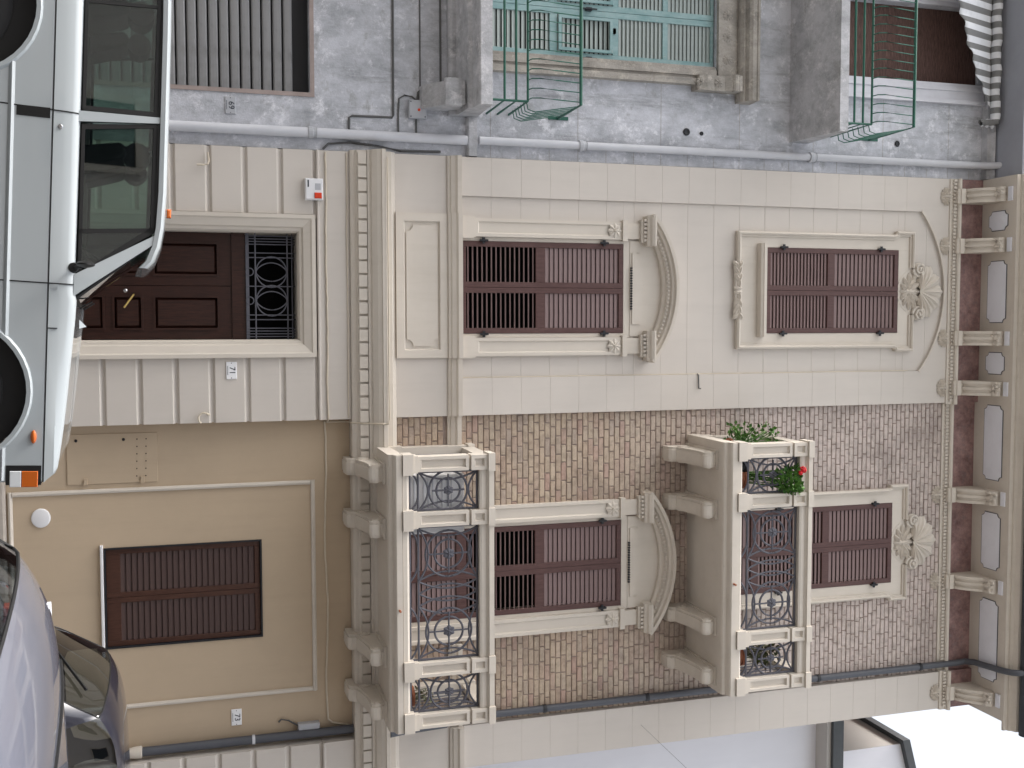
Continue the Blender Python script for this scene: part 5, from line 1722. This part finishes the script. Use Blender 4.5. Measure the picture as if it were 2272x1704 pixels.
def hatch(top=1.60, w_=1.0, k=1.0):
    S = []
    def st(x, pr, cv): S.append((x, [(y * w_, h_ * k) for y, h_ in pr], cv))
    lo = [(.62, .22), (.79, .32), (.83, .58)]
    st(.00, [(.50, .34), (.62, .38), (.66, .48), (.64, .56), (.60, .60), (.45, .61), (.25, .615), (0, .62)], .06)
    st(.03, [(.60, .26), (.74, .34), (.79, .50), (.78, .70), (.74, .80), (.55, .83), (.3, .835), (0, .84)], .08)
    st(.10, [(.62, .24), (.78, .33), (.82, .55), (.82, .88), (.79, 1.02), (.66, 1.04), (.36, 1.045), (0, 1.05)], .10)
    st(.26, lo + [(.83, .95), (.80, 1.10), (.70, 1.27), (.38, 1.31), (0, 1.32)], .09)
    st(.385, lo + [(.83, .97), (.80, 1.11), (.70, 1.46), (.37, 1.505), (0, 1.515)], .07)
    st(.58, lo + [(.83, .97), (.80, 1.115), (.70, 1.555), (.42, 1.595), (0, 1.605)], .04)
    st(.80, lo + [(.83, .97), (.80, 1.12), (.70, 1.58), (.42, 1.62), (0, 1.63)], 0)
    st(1.30, lo + [(.83, .97), (.80, 1.115), (.70, 1.59), (.42, 1.63), (0, 1.64)], 0)
    st(1.38, lo + [(.83, .97), (.80, 1.115), (.70, 1.59), (.42, 1.63), (0, 1.64)], 0)
    st(2.05, lo + [(.83, .95), (.80, 1.09), (.70, 1.545), (.42, 1.59), (0, 1.60)], 0)
    st(2.30, lo + [(.83, .94), (.80, 1.08), (.68, 1.40), (.40, 1.48), (0, 1.50)], -.05)
    st(2.85, lo + [(.83, .90), (.80, 1.02), (.72, 1.05), (.42, 1.09), (0, 1.10)], -.08)
    st(3.35, lo + [(.80, .82), (.77, .92), (.68, .96), (.40, 1.00), (0, 1.01)], -.08)
    st(3.62, [(.60, .24), (.74, .32), (.76, .50), (.73, .68), (.68, .78), (.55, .82), (.35, .84), (0, .85)], -.08)
    st(3.70, [(.50, .30), (.60, .36), (.64, .46), (.62, .54), (.58, .58), (.45, .60), (.25, .61), (0, .62)], -.06)
    return S
def gf(i, k):
    if i in (2, 3) and k in (5, 6): return 1            # tailgate glass
    if k == 4 and i in (4, 5, 6, 8, 9): return 1           # side windows
    if i == 10 and k in (5, 6): return 1                # windscreen
    return 0

DK, body = cage_car('parked_car', 'small dark hatchback with a rear wiper parked by the tan wall', (2.31, -3.1, gz(2.18) - .035), radians(4), .0, hatch(), 'car_dark', 'glass_dark', gf, (.62, 3.0), .29)
q = MB()
q.tube([(.10, .02, 1.06), (.07, .04, 1.065), (.17, -.22, 1.20), (.30, -.50, 1.36)], .011, 6)
q.lathe([(.03, -.02), (.03, .02)], (.08, .03, 1.065), 'x', 12)
q.build('rear_wiper', M['black'], DK)
for y in (-.36, .36):
    q = MB(); q.py([(1.62, .7), (1.50, 1.20), (1.42, 1.20), (1.45, .7)], y - .22, y + .22); o = q.build('seat', M['seat'], DK)
    bv = o.modifiers.new('b', 'BEVEL'); bv.width = .03; bv.segments = 2
    MB().lathe([(.02, -.12), (.075, -.105), (.085, 0), (.075, .105), (.02, .12)], (1.45, y, 1.28), 'y', 12).build('headrest', M['seat'], o, True)
q = MB().box(.55, 3.0, -.70, .70, .60, .98); q.build('cabin_trim', M['black'], DK)
for s in (-1, 1):
    MB().cbox(.0, .14, s * .70 - .06, s * .70 + .06, .70, .92, .01).build('tail_light', M['red'], DK)

SVR, body = cage_car('parked_car', 'silver estate car with black roof trim in front of the dark hatchback', (.42, -8.62, gz(.36, -8.62)), radians(9), .0, hatch(1.62, 1.05, .895), 'car_silver', 'glass_dark', gf, (.62, 3.0), .30)
from mathutils.bvhtree import BVHTree
bvh = BVHTree.FromPolygons([v.co for v in body.data.vertices], [tuple(p.vertices) for p in body.data.polygons])
def top(x, y):
    h_ = bvh.ray_cast(Vector((x, y, 4)), Vector((0, 0, -1)))
    return h_[0], h_[1]
for s in (-1, 1):
    path = []
    for i in range(13):
        x = .70 + i * .12
        y = .45
        while y < .82:
            p_, n_ = top(x, s * y)
            if p_ is None or abs(n_.z) < .80: break
            y += .008
        p_, n_ = top(x, s * (y - .012))
        if p_ is not None: path.append((x, p_.y, p_.z + .004))
    path = [path[0]] + [tuple((a_[k] + b_[k] + c[k]) / 3 for k in range(3)) for a_, b_, c in zip(path[:-2], path[1:-1], path[2:])] + [path[-1]]
    q = MB(); q.tube(path, .009, 6); q.build('roof_trim', M['black'], SVR, True)
    x0, y0, z0 = path[0]
    MB().cbox(x0 - .05, x0 + .01, y0 - .014, y0 + .014, z0 - .02, z0 + .008, .004).build('trim_cap', M['pipe_white'], SVR)
gp_ = []
for i in range(25):
    y = -.60 + 1.2 * i / 24
    p_, n_ = top(.80, y)
    if p_ is not None: gp_.append((.80, y, p_.z + .003))
q = MB(); q.tube(gp_, .0055, 5); q.build('tailgate_gap', M['black'], SVR)
q = MB().box(.55, 3.0, -.70, .70, .50, .86); q.build('cabin_trim', M['black'], SVR)
for s in (-1, 1):
    MB().cbox(.05, .17, s * .66 - .06, s * .66 + .06, .58, .78, .01).build('tail_light', M['red'], SVR)
